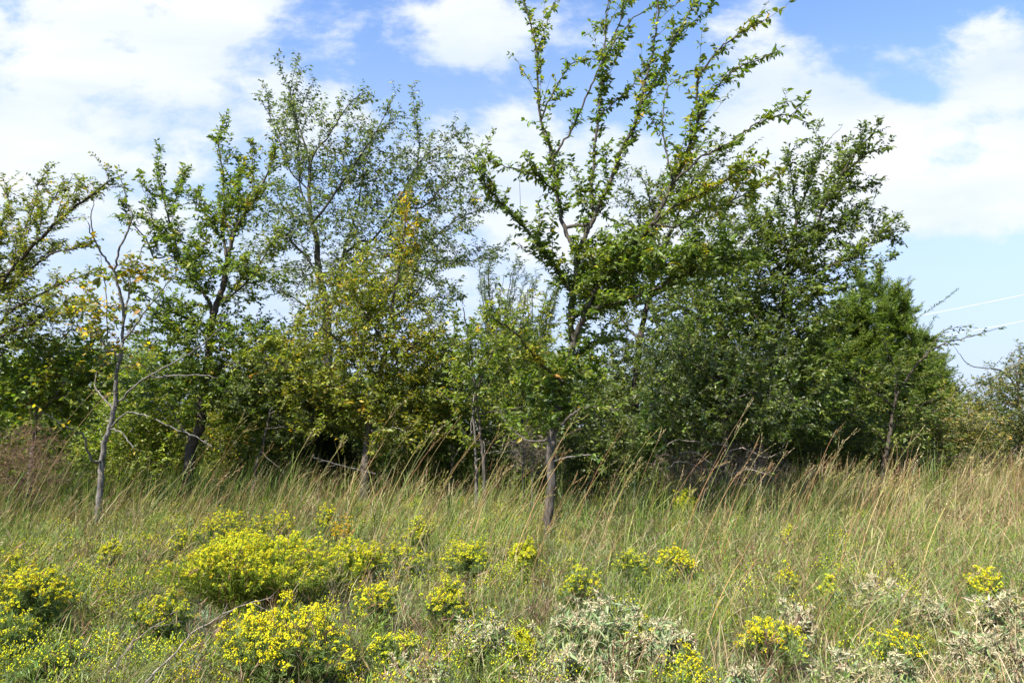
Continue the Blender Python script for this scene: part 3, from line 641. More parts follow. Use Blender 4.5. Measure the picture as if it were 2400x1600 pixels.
X('lime_sapling', 'bright lime-green sapling with large leaves just left of the middle elm', 'tree', 10.8,
  [(1140, 1190), (1135, 1100), (1128, 1030), (1120, 960), (1110, 880), (1100, 800), (1085, 720)], .03, .008,
  limbs=[([(1120, 960), (1160, 880), (1200, 830), (1240, 800)], .010, 0, -.3, {}), ([(1110, 880), (1080, 830), (1060, 790)], .009, 0, -.3, {}), ([(1115, 920), (1160, 800), (1170, 720), (1180, 650)], .009, 0, .3, {'dens': .8}), ([(1120, 970), (1180, 960), (1230, 950)], .009, 0, -.4, {})],
  blobs=[(1140, 830, 110, 90), (1210, 900, 90, 70), (1090, 900, 70, 90), (1230, 980, 80, 60), (1140, 1000, 80, 50)], targets=60, shoots=4, shl=(.3, .8), pal=LIME + ELM, leaf=(.062, .034), tw=(.085, .16), lsp=.036, five=True, seed=18, bark=BARK)
X('leafy_sapling', 'pale green slender sapling close behind the middle elm on its left', 'tree', 11.9, [(1225, 1130), (1228, 1050), (1222, 960), (1230, 860), (1226, 760), (1232, 690)], .028, .008,
  limbs=[([(1222, 960), (1190, 880), (1170, 800)], .009, 0, -.4, {}), ([(1230, 870), (1265, 800), (1280, 730)], .009, 0, .4, {}), ([(1224, 1000), (1270, 940), (1290, 880)], .009, 0, -.3, {})],
  blobs=[(1225, 830, 80, 120), (1240, 950, 90, 70)], targets=120, shoots=4, shl=(.25, .7), pal=ELMY + LIME, leaf=(.062, .03), tw=(.08, .15), lsp=.033, seed=46, bark=BARK)
X('leafy_sapling', 'olive green sapling in the gap between the bushy elm and the willow shoots', 'tree', 13.2, [(1062, 1130), (1060, 1040), (1064, 940), (1058, 840), (1066, 760)], .03, .008,
  limbs=[([(1064, 950), (1020, 880), (1000, 810)], .010, 0, -.4, {}), ([(1060, 880), (1100, 820), (1110, 760)], .010, 0, .3, {})],
  blobs=[(1060, 850, 75, 100), (1050, 960, 90, 70)], targets=130, shoots=4, shl=(.25, .8), pal=ELM + ELMY, leaf=(.065, .032), tw=(.08, .16), lsp=.034, seed=47, bark=BARKD)
X('leafy_sapling', 'yellow-green sapling in the gap between the dark elm and the tall airy tree', 'tree', 14.0, [(690, 1130), (688, 1040), (692, 940), (686, 840), (690, 760)], .03, .008,
  limbs=[([(692, 940), (650, 860), (640, 790)], .010, 0, -.4, {}), ([(688, 880), (730, 820), (745, 760)], .010, 0, .3, {})],
  blobs=[(690, 830, 85, 90), (680, 950, 90, 70)], targets=130, shoots=4, shl=(.25, .8), pal=ELMY, leaf=(.07, .034), tw=(.08, .16), lsp=.034, seed=48, bark=BARKD)
X('dead_sapling', 'leafless twisted pale stem with bare twigs left of the middle elm', 'tree', 11.6,
  [(1118, 1190), (1116, 1100), (1112, 1010), (1108, 950), (1118, 900)], .03, .008,
  limbs=[([(1112, 1010), (1140, 1000), (1170, 990)], .007, 0, -.2, {'dens': .15}), ([(1112, 980), (1130, 1030), (1140, 1080)], .007, 0, -.3, {'dens': .15}), ([(1108, 960), (1104, 1000), (1106, 1040)], .006, 0, -.3, {'dens': .15}), ([(1116, 1090), (1150, 1060), (1200, 1060), (1230, 1070)], .008, 0, -.3, {'dens': .15})],
  pal=TAN, bare=.06, tw=(.1, .16), seed=19, bark=BARKG)

# 15 dead brush
def brush(label, px, py, rx, ry, D, n, seed, bk):
    X('dead_brush', label, 'dead shrub', D, [(px, 1000+1600*1.6/D), (px+3, py+ry*.5), (px, py)], .014, .006, blobs=[(px, py, rx, ry)], targets=n, pal=[((.16, .10, .05), 3), ((.22, .16, .09), 2)], leaf=(.04, .012), tw=(.055, .17), lsp=.06, seed=seed, bark=bk, bare=.35, up=.25, fill_t0=.05, twr=.0026, fol='dry_leaves')
BARKR = bark_mat('russet_twig', (0.10, 0.055, 0.035), (0.26, 0.17, 0.12))
brush('tangled russet dead brush at the left edge behind the half bare tree', 40, 1110, 85, 85, 10.6, 220, 41, BARKR)
brush('grey dead brush heaped at the foot of the middle elm', 1245, 1060, 45, 40, 10.4, 70, 42, bark_mat('grey_twig', (.06, .05, .04), (.19, .165, .14)))  # darker grey-brown twig bark than the pale dead twigs
brush('pale twiggy dead brush in the shade under the broad right elm', 1690, 1100, 120, 50, 12.6, 260, 43, BARKW)
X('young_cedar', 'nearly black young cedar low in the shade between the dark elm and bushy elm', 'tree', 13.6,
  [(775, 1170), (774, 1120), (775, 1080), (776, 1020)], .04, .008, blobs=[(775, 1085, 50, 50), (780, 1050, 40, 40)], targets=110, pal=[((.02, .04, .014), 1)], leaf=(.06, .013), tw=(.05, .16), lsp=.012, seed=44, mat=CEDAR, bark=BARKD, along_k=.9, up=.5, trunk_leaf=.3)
X('young_cedar', 'bright green young cedar in the gap left of the silvery shrub', 'tree', 13.8,
  [(1535, 1170), (1535, 1100), (1536, 1040), (1535, 930)], .04, .008, blobs=[(1535, 1060, 45, 55), (1535, 980, 34, 60)], targets=100, pal=[((.05, .10, .02), 1), ((.07, .13, .02), 1)], leaf=(.06, .013), tw=(.05, .16), lsp=.012, seed=45, mat=CEDAR, bark=BARKD, along_k=.9, up=.5, trunk_leaf=.3)

# 16 thicket row behind
ROW = [(30, 860, 23, ELM, 'leafy tree filling the gap behind the left edge sapling'), (190, 800, 25, LIME, 'sunlit yellow-green tree far behind the half bare tree'), (330, 790, 24, LIME + ELM, 'back row tree showing under the dark elm\'s left boughs'),
       (470, 850, 25, ELM, 'back row tree directly behind the dark elm trunk'), (610, 800, 24, ELMY, 'back row tree behind the thin forked sapling'), (740, 820, 26, ELM, 'back row tree behind the young black cedar'),
       (890, 850, 25, DARK, 'dark back row tree behind the bushy yellow-green elm'), (1030, 800, 25, PALE, 'bluish back row tree in the gap left of the willow shoots'), (1180, 840, 26, ELM, 'back row tree behind the lime-green sapling'),
       (1330, 830, 25, DARK, 'dark back row tree behind the middle elm trunk'), (1460, 850, 27, ELM, 'back row tree right of the middle elm trunk'), (1600, 830, 26, DARK, 'dark back row tree behind the silvery shrub'),
       (1740, 830, 25, DARK, 'dark back row tree behind the broad right elm trunk'), (1880, 850, 26, ELM, 'back row tree under the broad right elm\'s right boughs'), (2010, 900, 26, ELM, 'low back row tree behind the slender elm'), (2150, 930, 30, PALE, 'small distant tree between the cedars and the right edge')]
for i, (px, top, D, pl, lab) in enumerate(ROW):
    hb = 1000+1600*1.6/D
    X('thicket_tree', lab, 'tree', D, [(px, hb), (px+4, 1000), (px-3, 930), (px, top+50)], .08, .02, blobs=[(px-10, top+60, 70, 55), (px+30, top+110, 90, 60), (px-40, 980, 90, 60), (px+40, 1030, 80, 40)], targets=300, pal=pl, leaf=(.105, .052), tw=(.13, .26), lsp=.055, seed=60+i,
      group='trees of the back row', bark=BARKD)

UND = [(20, 960, 14, LIME + ELM, 'low green bush behind the sapling at the left edge'), (140, 930, 15, ELM, 'low bush behind the half bare tree\'s left boughs'), (300, 880, 14.5, LIME, 'bright yellow-green bush just right of the half bare tree'), (390, 930, 15.5, ELMY, 'olive bush left of the dark elm trunk'),
       (560, 920, 15, ELMY, 'yellowish bush right of the dark elm trunk'), (680, 940, 14.8, ELM, 'green bush behind the thin forked sapling'), (800, 900, 15, ELM, 'bush behind the bushy elm\'s left side'), (960, 930, 14.5, ELM, 'dim bush right of the bushy elm trunk'),
       (1080, 940, 14, ELM, 'bush at the foot of the taller willow shoots'), (1230, 930, 13.6, SILV + ELM, 'grey-green bush left of the middle elm trunk'), (1390, 930, 13, SILV + DARK, 'dull grey-green bush right of the middle elm trunk'), (1460, 980, 15, DARK, 'dark bush at the foot of the blackish trunk'),
       (1620, 930, 15.5, DARK, 'dark bush deep behind the silvery shrub'), (1760, 920, 15, DARK, 'shaded bush behind the broad right elm trunk'), (1900, 930, 15, DARK, 'dark bush between the broad right elm and the slender elm'), (2000, 980, 15.5, SILV + DARK, 'low bush at the left foot of the slender elm'), (2130, 990, 16, TAN + DARK, 'low bush at the right foot of the slender elm')]
for i, (px, top, D, pl, lab) in enumerate(UND):
    hb = 1000+1600*1.6/D
    X('thicket_bush', lab, 'bush', D, [(px, hb), (px+4, hb-60), (px-3, hb-120)], .03, .012, blobs=[(px, (top+hb)/2-15, 85, (hb-top)/2-5), (px-50, hb-80, 60, 50), (px+55, hb-80, 60, 50)], targets=220, pal=pl, leaf=(.075, .038), tw=(.10, .20), lsp=.045, seed=90+i, group='bushes under the trees', bark=BARKD, up=.2)

n_leaf = 0
for a, k in exec_trees: n_leaf += tree(*a, **k)[1]
print('leaves', n_leaf)

# ------------------------------------------------------------------ ground and meadow
def ground():
    n = 60
    q = np.linspace(-1, 1, n); gxx = np.sign(q)*np.abs(q)**2.6*900
    Xg, Yg = np.meshgrid(gxx, gxx+12)
    V = np.stack([Xg.ravel(), Yg.ravel(), np.zeros(n*n)], 1)
    i = np.arange(n-1)[:, None]*n+np.arange(n-1)[None]; F = np.stack([i, i+1, i+n+1, i+n], -1).reshape(-1, 4)
    m = bpy.data.materials.new('soil'); m.use_nodes = True; nt = m.node_tree; p = nt.nodes['Principled BSDF']; p.inputs['Roughness'].default_value = 1
    tc = nt.nodes.new('ShaderNodeTexCoord'); no = nt.nodes.new('ShaderNodeTexNoise'); no.inputs['Scale'].default_value = 9; no.inputs['Detail'].default_value = 8; no.inputs['Roughness'].default_value = .7
    nt.links.new(tc.outputs['Object'], no.inputs['Vector'])
    r = nt.nodes.new('ShaderNodeValToRGB'); nt.links.new(no.outputs[0], r.inputs[0])
    r.color_ramp.elements[0].position = .35; r.color_ramp.elements[0].color = (.035, .026, .016, 1); r.color_ramp.elements[1].position = .68; r.color_ramp.elements[1].color = (.17, .135, .085, 1)
    nt.links.new(r.outputs[0], p.inputs['Base Color'])
    kind(mesh_obj('ground', [(V, F, None)], m), 'structure')
ground()

def vnoise(x, y, s, seed):
    g = np.random.default_rng(seed).random((64, 64)); x = (x/s) % 63; y = (y/s) % 63
    i = np.floor(x).astype(int); j = np.floor(y).astype(int); fx = x-i; fy = y-j; fx = fx*fx*(3-2*fx); fy = fy*fy*(3-2*fy)
    return (g[i, j]*(1-fx)+g[i+1, j]*fx)*(1-fy)+(g[i, j+1]*(1-fx)+g[i+1, j+1]*fx)*fy
def patch(x, y, seed): return 0.6*vnoise(x+50, y+50, 1.7, seed)+0.4*vnoise(x+50, y+50, .5, seed+1)

def scatter(n, d0, d1, rng, pw=0.4):
    k = pw+1
    D = (d0**k+(d1**k-d0**k)*rng.random(n))**(1/k)
    x = (rng.random(n)*2-1)*(0.92*D+2.0)
    return x, D
def blades(x, y, h, w, lean, ang, bend, col, rng, z0=0.0):
    """curved grass blades: h length, lean horizontal reach ratio, ang heading"""
    n = len(x); hd = np.stack([np.cos(ang), np.sin(ang), 0*ang], 1)
    b = np.stack([x, y, np.zeros(n)+z0], 1)
    ln = np.clip(lean, 0, .97)
    top = b+(hd*ln[:, None]+UP*np.sqrt(1-ln**2)[:, None])*h[:, None]
    ctl = b+(hd*(ln*.25)[:, None]+UP*np.sqrt(1-ln**2)[:, None]*(.55+bend[:, None]*.6))*h[:, None]
    face = rng.random(n)*2*PI
    sdv = np.stack([np.cos(face), np.sin(face), 0*face], 1)*(w*.5)[:, None]
    vs = []
    for t, ww in ((0, .8), (.38, 1.0), (.74, .7)):
        p = (1-t)**2*b+2*t*(1-t)*ctl+t*t*top
        vs += [p-sdv*ww, p+sdv*ww]
    vs.append(top)
    V = np.stack(vs, 1).reshape(-1, 3); k = np.arange(n)[:, None]*7
    F4 = np.concatenate([k+np.array([[0, 1, 3, 2]]), k+np.array([[2, 3, 5, 4]])]); F3 = k+np.array([[4, 5, 6]])
    C = np.repeat(col, 7, 0)
    return [(V, F4, C), (np.zeros((0, 3)), F3, np.zeros((0, 3)))], V, F4, F3, C
def blade_mesh(name, lst, mat):
    V = np.concatenate([b[1] for b in lst]); C = np.concatenate([b[4] for b in lst]); off = np.cumsum([0]+[len(b[1]) for b in lst])
    F4 = np.concatenate([b[2]+o for b, o in zip(lst, off)]); F3 = np.concatenate([b[3]+o for b, o in zip(lst, off)])
    tri = np.concatenate([F4[:, [0, 1, 2]], F4[:, [0, 2, 3]], F3])
    return mesh_obj(name, [(V, tri, C)], mat)

EXC = []
# ------------------------------------------------------------------ yellow flowering plants
def octa(pos, r, col, flat=1.0):
    n = len(pos); d = np.array([[1, 0, 0], [0, 1, 0], [-1, 0, 0], [0, -1, 0], [0, 0, 1.2], [0, 0, -1.6]])*np.array([1, 1, flat])
    V = (pos[:, None]+d[None]*np.asarray(r)[:, None, None]).reshape(-1, 3); k = np.arange(n)[:, None]*6
    F = np.concatenate([k+np.array([q]) for q in ([0, 1, 4], [1, 2, 4], [2, 3, 4], [3, 0, 4], [1, 0, 5], [2, 1, 5], [3, 2, 5], [0, 3, 5])])
    return V, F, np.repeat(col, 6, 0)
YF = [((.76, .66, .012), 4), ((.80, .72, .02), 3), ((.68, .64, .02), 3), ((.74, .53, .01), .6)]
YFG = [((.68, .65, .02), 4), ((.56, .59, .03), 3), ((.76, .69, .02), 3)]
YGRN = [((.16, .235, .052), 4), ((.20, .27, .07), 3), ((.24, .29, .13), 2)]
YGRNB = [((.22, .30, .034), 4), ((.28, .34, .034), 3)]
def goldenrod(label, px, top, wpx, D, seed, stems=60, clusters=4, heads=14, bloom=1.0, pal=YF, gp=YGRN, lean=.12, hmul=1.07):
    rng = np.random.default_rng(seed+500); bloom = min(1, bloom*1.2)
    tp = at(px, top, D); H = max(.25, float(tp[2]))*hmul; Rr = wpx*1.35/1600*D/2; stems = int(stems*1.7); fine = D > 5.0; clusters = clusters+2*fine; heads += 4*fine; base = np.array([tp[0]-lean*H*.5, D, 0.0])
    EXC.append((base[0], D, Rr*.85, H)); root = thing('goldenrod', label, 'wildflower', base, 'yellow flowering goldenrod plants')
    n = stems
    th = rng.random(n)*2*PI; rr = np.sqrt(rng.random(n))*(.82+.30*np.sin(th*2+seed*1.7)*rng.random(n))
    e = np.stack([np.cos(th)*rr*Rr*.92+lean*H*.6, np.sin(th)*rr*Rr*.85, H*(1-.42*rr**2.2)*rng.uniform(.70, 1.04, n)*(1-.26*(.5+.5*np.sin(th*3+seed)*np.sin(rr*5+seed*2)))-.02], 1)+base
    b = base+np.stack([np.cos(th)*rr*Rr*.22, np.sin(th)*rr*Rr*.22, 0*th], 1)
    c = b+(e-b)*np.array([.30, .30, .62])+rng.normal(scale=.025, size=(n, 3))
    q = np.linspace(0, 1, 6)[None, :, None]
    P = (1-q)**2*b[:, None]+2*q*(1-q)*c[:, None]+q*q*e[:, None]
    V, F = tubes(P, np.broadcast_to(np.linspace(.0032, .0014, 6), (n, 6)), 3)
    sc = np.repeat(pick([((.10, .14, .035), 2), ((.16, .14, .06), 1)], n, rng), 18, 0)
    sparts = [(V, F, sc)]
    # side branches carrying flower clusters
    K = clusters; idx = np.repeat(np.arange(n), K); f = rng.uniform(.62, .97, n*K)
    o = ((1-f)**2)[:, None]*b[idx]+(2*f*(1-f))[:, None]*c[idx]+(f*f)[:, None]*e[idx]
    tn = nrm(e[idx]-c[idx]); dr = nrm(tn*.8+rng.normal(scale=.55, size=(n*K, 3))+UP*.75)
    L_ = rng.uniform(.05, .13, n*K)*(1.35-f)*1.6*min(1, H/.55)
    t = o+dr*L_[:, None]
    t[::K] = e
    QP = np.stack([o, (o+t)/2+UP*.004, t], 1); V, F = tubes(QP, np.broadcast_to(np.array([.0016, .0013, .001]), (n*K, 3)), 3)
    sparts.append((V, F, np.repeat(pick(gp, n*K, rng), 9, 0)))
    mesh_obj('stems', sparts, STALK, root, base)
    # narrow leaves
    nl = 60; li = np.repeat(np.arange(n), nl); f = rng.uniform(.08, .97, n*nl)
    o2 = ((1-f)**2)[:, None]*b[li]+(2*f*(1-f))[:, None]*c[li]+(f*f)[:, None]*e[li]
    ax = nrm(nrm(e[li]-b[li])*.6+rng.normal(scale=.55, size=(n*nl, 3))+UP*.15+WIND*.1)
    lf = leaves(o2, ax, rand_dir(n*nl, rng), rng.uniform(.03, .065, n*nl), rng.uniform(.003, .0055, n*nl), pick(gp, n*nl, rng, .25), .1)
    i2 = np.repeat(np.arange(n*K), 5); o3 = o[i2]+(t-o)[i2]*rng.random((len(i2), 1))
    lf2 = leaves(o3, nrm(dr[i2]+rng.normal(scale=.5, size=(len(i2), 3))), rand_dir(len(i2), rng), rng.uniform(.018, .04, len(i2)), rng.uniform(.0025, .004, len(i2)), pick(gp, len(i2), rng, .25), .1)
    mesh_obj('leaves', [lf, lf2], GRASS, root, base)
    # flower clusters: flat topped sprays of tiny heads
    on = (rng.random(n*K) < bloom) & (t[:, 2] > H*rng.normal(.56, .13, n*K)); t = t[on]; m = len(t); hi = np.repeat(np.arange(m), heads)
    cr = rng.uniform(.012, .026, m)*(.72 if fine else 1)
    a = rng.random(m*heads)*2*PI; r_ = np.sqrt(rng.random(m*heads))
    off = np.stack([np.cos(a)*r_*cr[hi], np.sin(a)*r_*cr[hi], cr[hi]*(.75-.9*r_**2)+rng.normal(scale=.003, size=m*heads)], 1)
    cc = pick(pal, m, rng, .16)[hi]*np.exp(rng.normal(scale=.16, size=(m*heads, 1))); bud = rng.random(m*heads) < .20; cc[bud] = pick([((.36, .40, .05), 2), ((.50, .40, .04), 1)], int(bud.sum()), rng)
    mesh_obj('flower_heads', [octa(t[hi]+off, rng.uniform(.0032, .0056, m*heads)*(.82 if fine else .92), np.clip(cc, 0, .85))], PETAL, root, base)
    return root
G = goldenrod
G('biggest goldenrod bush, wide domed yellow top, left of centre', 600, 1243, 370, 6.2, 1, 280, 5, 12, 1, YF + YFG, YGRNB)
G('front goldenrod with deep golden flat clusters at the bottom left of centre', 670, 1408, 320, 4.3, 2, 130, 4, 18, .7, YF)
G('goldenrod adjoining the right side of the biggest bush', 830, 1262, 150, 7.0, 3, 90, 4, 12, 1, YFG, YGRNB)
G('goldenrod at the far left edge with a sloping yellow shoulder', 75, 1325, 180, 5.2, 4, 90, 4, 14, .75)
G('bluish green goldenrod with thin bloom below the slim yellow spike on the left', 380, 1385, 130, 5.2, 5, 60, 4, 10, .55, YFG)
G('slim upright goldenrod spike near the foot of the half bare tree', 258, 1262, 60, 7.0, 6, 26, 4, 12, .9, YFG)
G('long low goldenrod behind the left part of the biggest bush', 535, 1190, 150, 8.4, 7, 60, 4, 12, .7)
G('flat topped goldenrod behind the middle of the biggest bush', 655, 1190, 80, 8.6, 8, 34, 4, 12, .8)
G('narrow goldenrod spike behind the right part of the biggest bush', 765, 1178, 46, 8.6, 9, 20, 4, 12, .9)
G('orange-tinged goldenrod tuft just above the right end of the biggest bush', 803, 1212, 50, 8.0, 10, 24, 4, 12, .9, [((.62, .40, .012), 3), ((.6, .33, .01), 2)])
G('lone goldenrod tuft in the grass right of the orange-tinged one', 978, 1203, 50, 8.0, 11, 24, 4, 12, .9, YFG)
G('loose goldenrod patch between the biggest bush and the middle elm', 950, 1270, 120, 7.0, 12, 36, 4, 10, .6, YFG)
G('goldenrod with several yellow spires left of the middle elm foot', 1095, 1262, 110, 6.9, 13, 50, 4, 11, .75, YFG)
G('lemon-yellow goldenrod right at the foot of the middle elm', 1225, 1260, 66, 7.2, 14, 50, 4, 13, 1, YFG, YGRNB)
G('goldenrod below the right end of the biggest bush, dark green beneath', 880, 1362, 110, 5.5, 15, 50, 4, 12, .6)
G('goldenrod clump directly below the several-spired one', 1050, 1362, 110, 5.3, 16, 54, 4, 13, .65, YFG)
G('low goldenrod right of the front golden one', 930, 1470, 140, 4.5, 17, 54, 4, 12, .45, YFG)
G('dull green goldenrod with small blooms right of the middle elm', 1480, 1282, 90, 6.6, 18, 40, 4, 9, .4, YFG)
G('bright goldenrod farther right of the middle elm, beside the dull green one', 1585, 1278, 90, 6.8, 19, 44, 4, 12, .75)
G('thin goldenrod just above the largest silvery plant', 1360, 1325, 90, 5.8, 20, 30, 4, 10, .5, YFG)
G('tall pale goldenrod growing in the shade before the silvery shrub', 1605, 1135, 56, 10.4, 21, 36, 4, 12, .9, YFG, YGRNB)
G('small goldenrod amid tan grass right of centre', 1840, 1322, 44, 6.2, 22, 18, 4, 11, .8)
G('small leaning goldenrod right of the small one amid tan grass', 1945, 1345, 46, 5.8, 23, 20, 4, 10, .6, YFG)
G('goldenrod sloping down to the right at the lower right of centre', 1800, 1440, 140, 4.6, 24, 54, 4, 14, .6)
G('goldenrod beside the right edge, behind the twisted silvery plants', 2300, 1322, 70, 6.0, 25, 34, 4, 12, .8)
G('goldenrod at the right edge below its neighbour', 2350, 1395, 130, 5.2, 26, 44, 4, 12, .5)
G('sparse goldenrod with a few golden clusters near the bottom right', 2110, 1460, 120, 4.5, 27, 34, 4, 14, .4)
G('goldenrod at the bottom edge right of the largest silvery plant', 1615, 1510, 60, 4.2, 28, 26, 4, 12, .6)
G('yellow-green goldenrod squeezed between the two big silvery plants', 1220, 1475, 70, 4.6, 29, 40, 4, 10, .6, YFG, YGRNB)
G('goldenrod poking out of the right half of the largest silvery plant', 1500, 1455, 90, 4.7, 30, 24, 4, 12, .6)
G('small goldenrod tuft above the far left one', 30, 1290, 60, 6.2, 31, 24, 4, 12, .8, YFG)
G('pale goldenrod tuft in dry grass right of the half bare tree', 345, 1240, 44, 8.0, 32, 16, 4, 11, .8, YFG)
G('small goldenrod tuft halfway between the half bare tree and biggest bush', 420, 1240, 40, 7.8, 33, 16, 4, 11, .8)
G('green barely blooming goldenrod in the bottom left corner', 120, 1500, 180, 4.3, 34, 70, 4, 8, .25, YFG)
G('faint goldenrod in the grass before the broad right elm', 1845, 1232, 34, 8.2, 35, 12, 4, 10, .8, YFG)
G('bushy green goldenrod at the left edge beneath the sloping one', 30, 1420, 120, 4.7, 36, 60, 4, 9, .3, YFG)

# ------------------------------------------------------------------ silvery croton plants
CRL = [((.18, .24, .10), 5), ((.25, .30, .15), 3), ((.12, .18, .06), 4), ((.36, .31, .16), 1)]
CRH = [((.48, .43, .26), 4), ((.58, .53, .34), 3), ((.54, .44, .27), 2), ((.44, .28, .17), .6)]
def croton(label, px, top, wpx, D, seed, stems=22, dry=0.0):
    rng = np.random.default_rng(seed+900)
    tp = at(px, top, D); H = max(.3, float(tp[2])); Rr = wpx/1600*D/2; base = np.array([tp[0], D, 0.0])
    stems = int(stems*.66); root = thing('silvery_plant', label, 'wild plant', base, 'silvery leaved plants')
    n = stems; th = rng.random(n)*2*PI; rr = np.sqrt(rng.random(n))
    e = np.stack([np.cos(th)*rr*Rr+.05, np.sin(th)*rr*Rr*.8, H*(1-.4*rr**2)*rng.uniform(.62, 1, n)], 1)+base
    b = base+np.stack([np.cos(th)*rr*Rr*.25, np.sin(th)*rr*Rr*.25, 0*th], 1)
    c = b+(e-b)*np.array([.3, .3, .6])
    q = np.linspace(0, 1, 6)[None, :, None]; P = (1-q)**2*b[:, None]+2*q*(1-q)*c[:, None]+q*q*e[:, None]
    V, F = tubes(P, np.broadcast_to(np.linspace(.004, .002, 6), (n, 6)), 4)
    parts = [(V, F, np.repeat(pick([((.34, .30, .18), 2), ((.30, .32, .2), 1)], n, rng), 24, 0))]
    K = 4; idx = np.repeat(np.arange(n), K); f = rng.uniform(.45, .95, n*K)
    o = ((1-f)**2)[:, None]*b[idx]+(2*f*(1-f))[:, None]*c[idx]+(f*f)[:, None]*e[idx]
    dr = nrm(nrm(e[idx]-c[idx])*.7+rng.normal(scale=.6, size=(n*K, 3))+UP*.4); t = o+dr*rng.uniform(.05, .14, (n*K, 1)); t[::K] = e
    V, F = tubes(np.stack([o, (o+t)/2, t], 1), np.broadcast_to(np.array([.0022, .0018, .0014]), (n*K, 3)), 3)
    parts.append((V, F, np.repeat(pick([((.34, .30, .18), 2), ((.30, .32, .2), 1)], n*K, rng), 9, 0)))
    mesh_obj('stems', parts, STALK, root, base)
    nl = 14; li = np.repeat(np.arange(n), nl); f = rng.uniform(.15, .98, n*nl)
    o2 = ((1-f)**2)[:, None]*b[li]+(2*f*(1-f))[:, None]*c[li]+(f*f)[:, None]*e[li]
    i2 = np.repeat(np.arange(n*K), 3); o3 = o[i2]+(t-o)[i2]*rng.uniform(.2, 1, (len(i2), 1))
    pos = np.vstack([o2, o3]); m = len(pos)
    ax = nrm(rng.normal(scale=.7, size=(m, 3))+UP*.1+WIND*.15); pl = CRL + ([((.40, .33, .22), dry*12)] if dry else [])
    lf = leaves(pos, ax, nrm(UP+rng.normal(scale=.6, size=(m, 3))), rng.uniform(.05, .10, m), rng.uniform(.011, .021, m), pick(pl, m, rng, .2), .2, True, .22)
    mesh_obj('leaves', [lf], FELT, root, base)
    # pale seed clusters ringed by narrow bracts
    m = len(t); nb = 22; bi = np.repeat(np.arange(m), nb); axb = nrm(rng.normal(size=(m*nb, 3))+UP*.35)
    br = leaves(t[bi]+axb*.004, axb, rand_dir(m*nb, rng), rng.uniform(.016, .042, m*nb), rng.uniform(.004, .008, m*nb), pick(CRH + CRL[1:2], m*nb, rng, .16), .2, False, .25)
    nk = 6; ki = np.repeat(np.arange(m), nk); kn = octa(t[ki]+rng.normal(scale=.007, size=(m*nk, 3)), rng.uniform(.003, .006, m*nk), pick(CRH, m*nk, rng, .18))
    mesh_obj('seed_heads', [br, kn], FELT, root, base)
K_ = croton
K_('largest silvery plant, with pale starry seed heads, bottom centre', 1390, 1385, 330, 4.7, 1, 56)
K_('silvery plant on the left of the largest one, topped by pale brown seed heads', 1110, 1430, 170, 4.6, 2, 30)
K_('low silvery plant at the bottom edge below the front golden goldenrod\'s right side', 960, 1520, 150, 4.0, 3, 22)
K_('silvery plant at the bottom edge under the largest one', 1330, 1510, 260, 3.9, 4, 36)
K_('silvery plant on the right flank of the largest one', 1540, 1440, 130, 4.5, 5, 24)
K_('ragged silvery plant in tall grass, farthest back of its kind', 2045, 1345, 130, 5.6, 6, 24, .5)
K_('dried silvery plant beside the ragged one on its right', 2170, 1400, 100, 5.2, 7, 20, .7)
K_('twisted dry silvery plant at the right edge with curling leaves', 2330, 1385, 150, 5.0, 8, 34, .8)
K_('large faded silvery plant in the bottom right corner', 2300, 1470, 220, 4.3, 9, 36, .7)
K_('pale silvery plant at the bottom edge below the sloping goldenrod', 1960, 1520, 140, 4.0, 10, 24, .5)
K_('cream coloured silvery plant at the bottom edge near the right corner', 2110, 1560, 150, 3.8, 11, 24, .7)
K_('small silvery plant at the bottom edge right of centre', 1720, 1560, 120, 3.8, 12, 18, .4)
K_('faint dried silvery plant above the sloping goldenrod', 1850, 1410, 90, 5.0, 13, 14, .9)

GREEN = [((.140, .195, .034), 4), ((.19, .25, .042), 3), ((.095, .15, .028), 3), ((.26, .28, .065), 1.5)]
STRAW = [((.40, .32, .16), 4), ((.31, .24, .12), 3), ((.50, .43, .25), 2.5), ((.24, .15, .08), 1.2)]
RUST = [((.24, .13, .06), 3), ((.32, .20, .09), 3), ((.30, .24, .10), 3)]
def wind_ang(n, rng, s=.7): return rng.normal(scale=s, size=n)
def clear(x, y, h):
    """grass is shorter round the bushy plants, which shade it out"""
    f = np.ones(len(x))
    for (ex, ey, r, H) in EXC:
        d = np.hypot((x-ex), np.where(y < ey, (y-ey)*.55, (y-ey)))/max(r, .12)
        f = np.minimum(f, np.clip((d-.5)/1.0, .42, 1))
    return h*f
rng = np.random.default_rng(77)
# low green grass
x, y = scatter(240000, 2.6, 17, rng, .3); p = patch(x, y, 3)
k = rng.random(len(x)) < np.clip(p*1.5-.1, .12, 1); x, y, p = x[k], y[k], p[k]; n = len(x)
lowg = blades(x, y, clear(x, y, rng.uniform(.16, .46, n)*(.7+.5*p)*np.clip(.45+y*.085, .6, 1.1)), rng.uniform(.0035, .0075, n)*np.clip(y/6, .8, 2), np.abs(rng.normal(.45, .25, n)), wind_ang(n, rng, 1.3), rng.random(n)*.8, pick(GREEN, n, rng, .28), rng)
o = blade_mesh('meadow_grass', [lowg], GRASS); kind(o, 'stuff'); o['label'] = 'short green grass growing through the meadow'; o['category'] = 'grass'
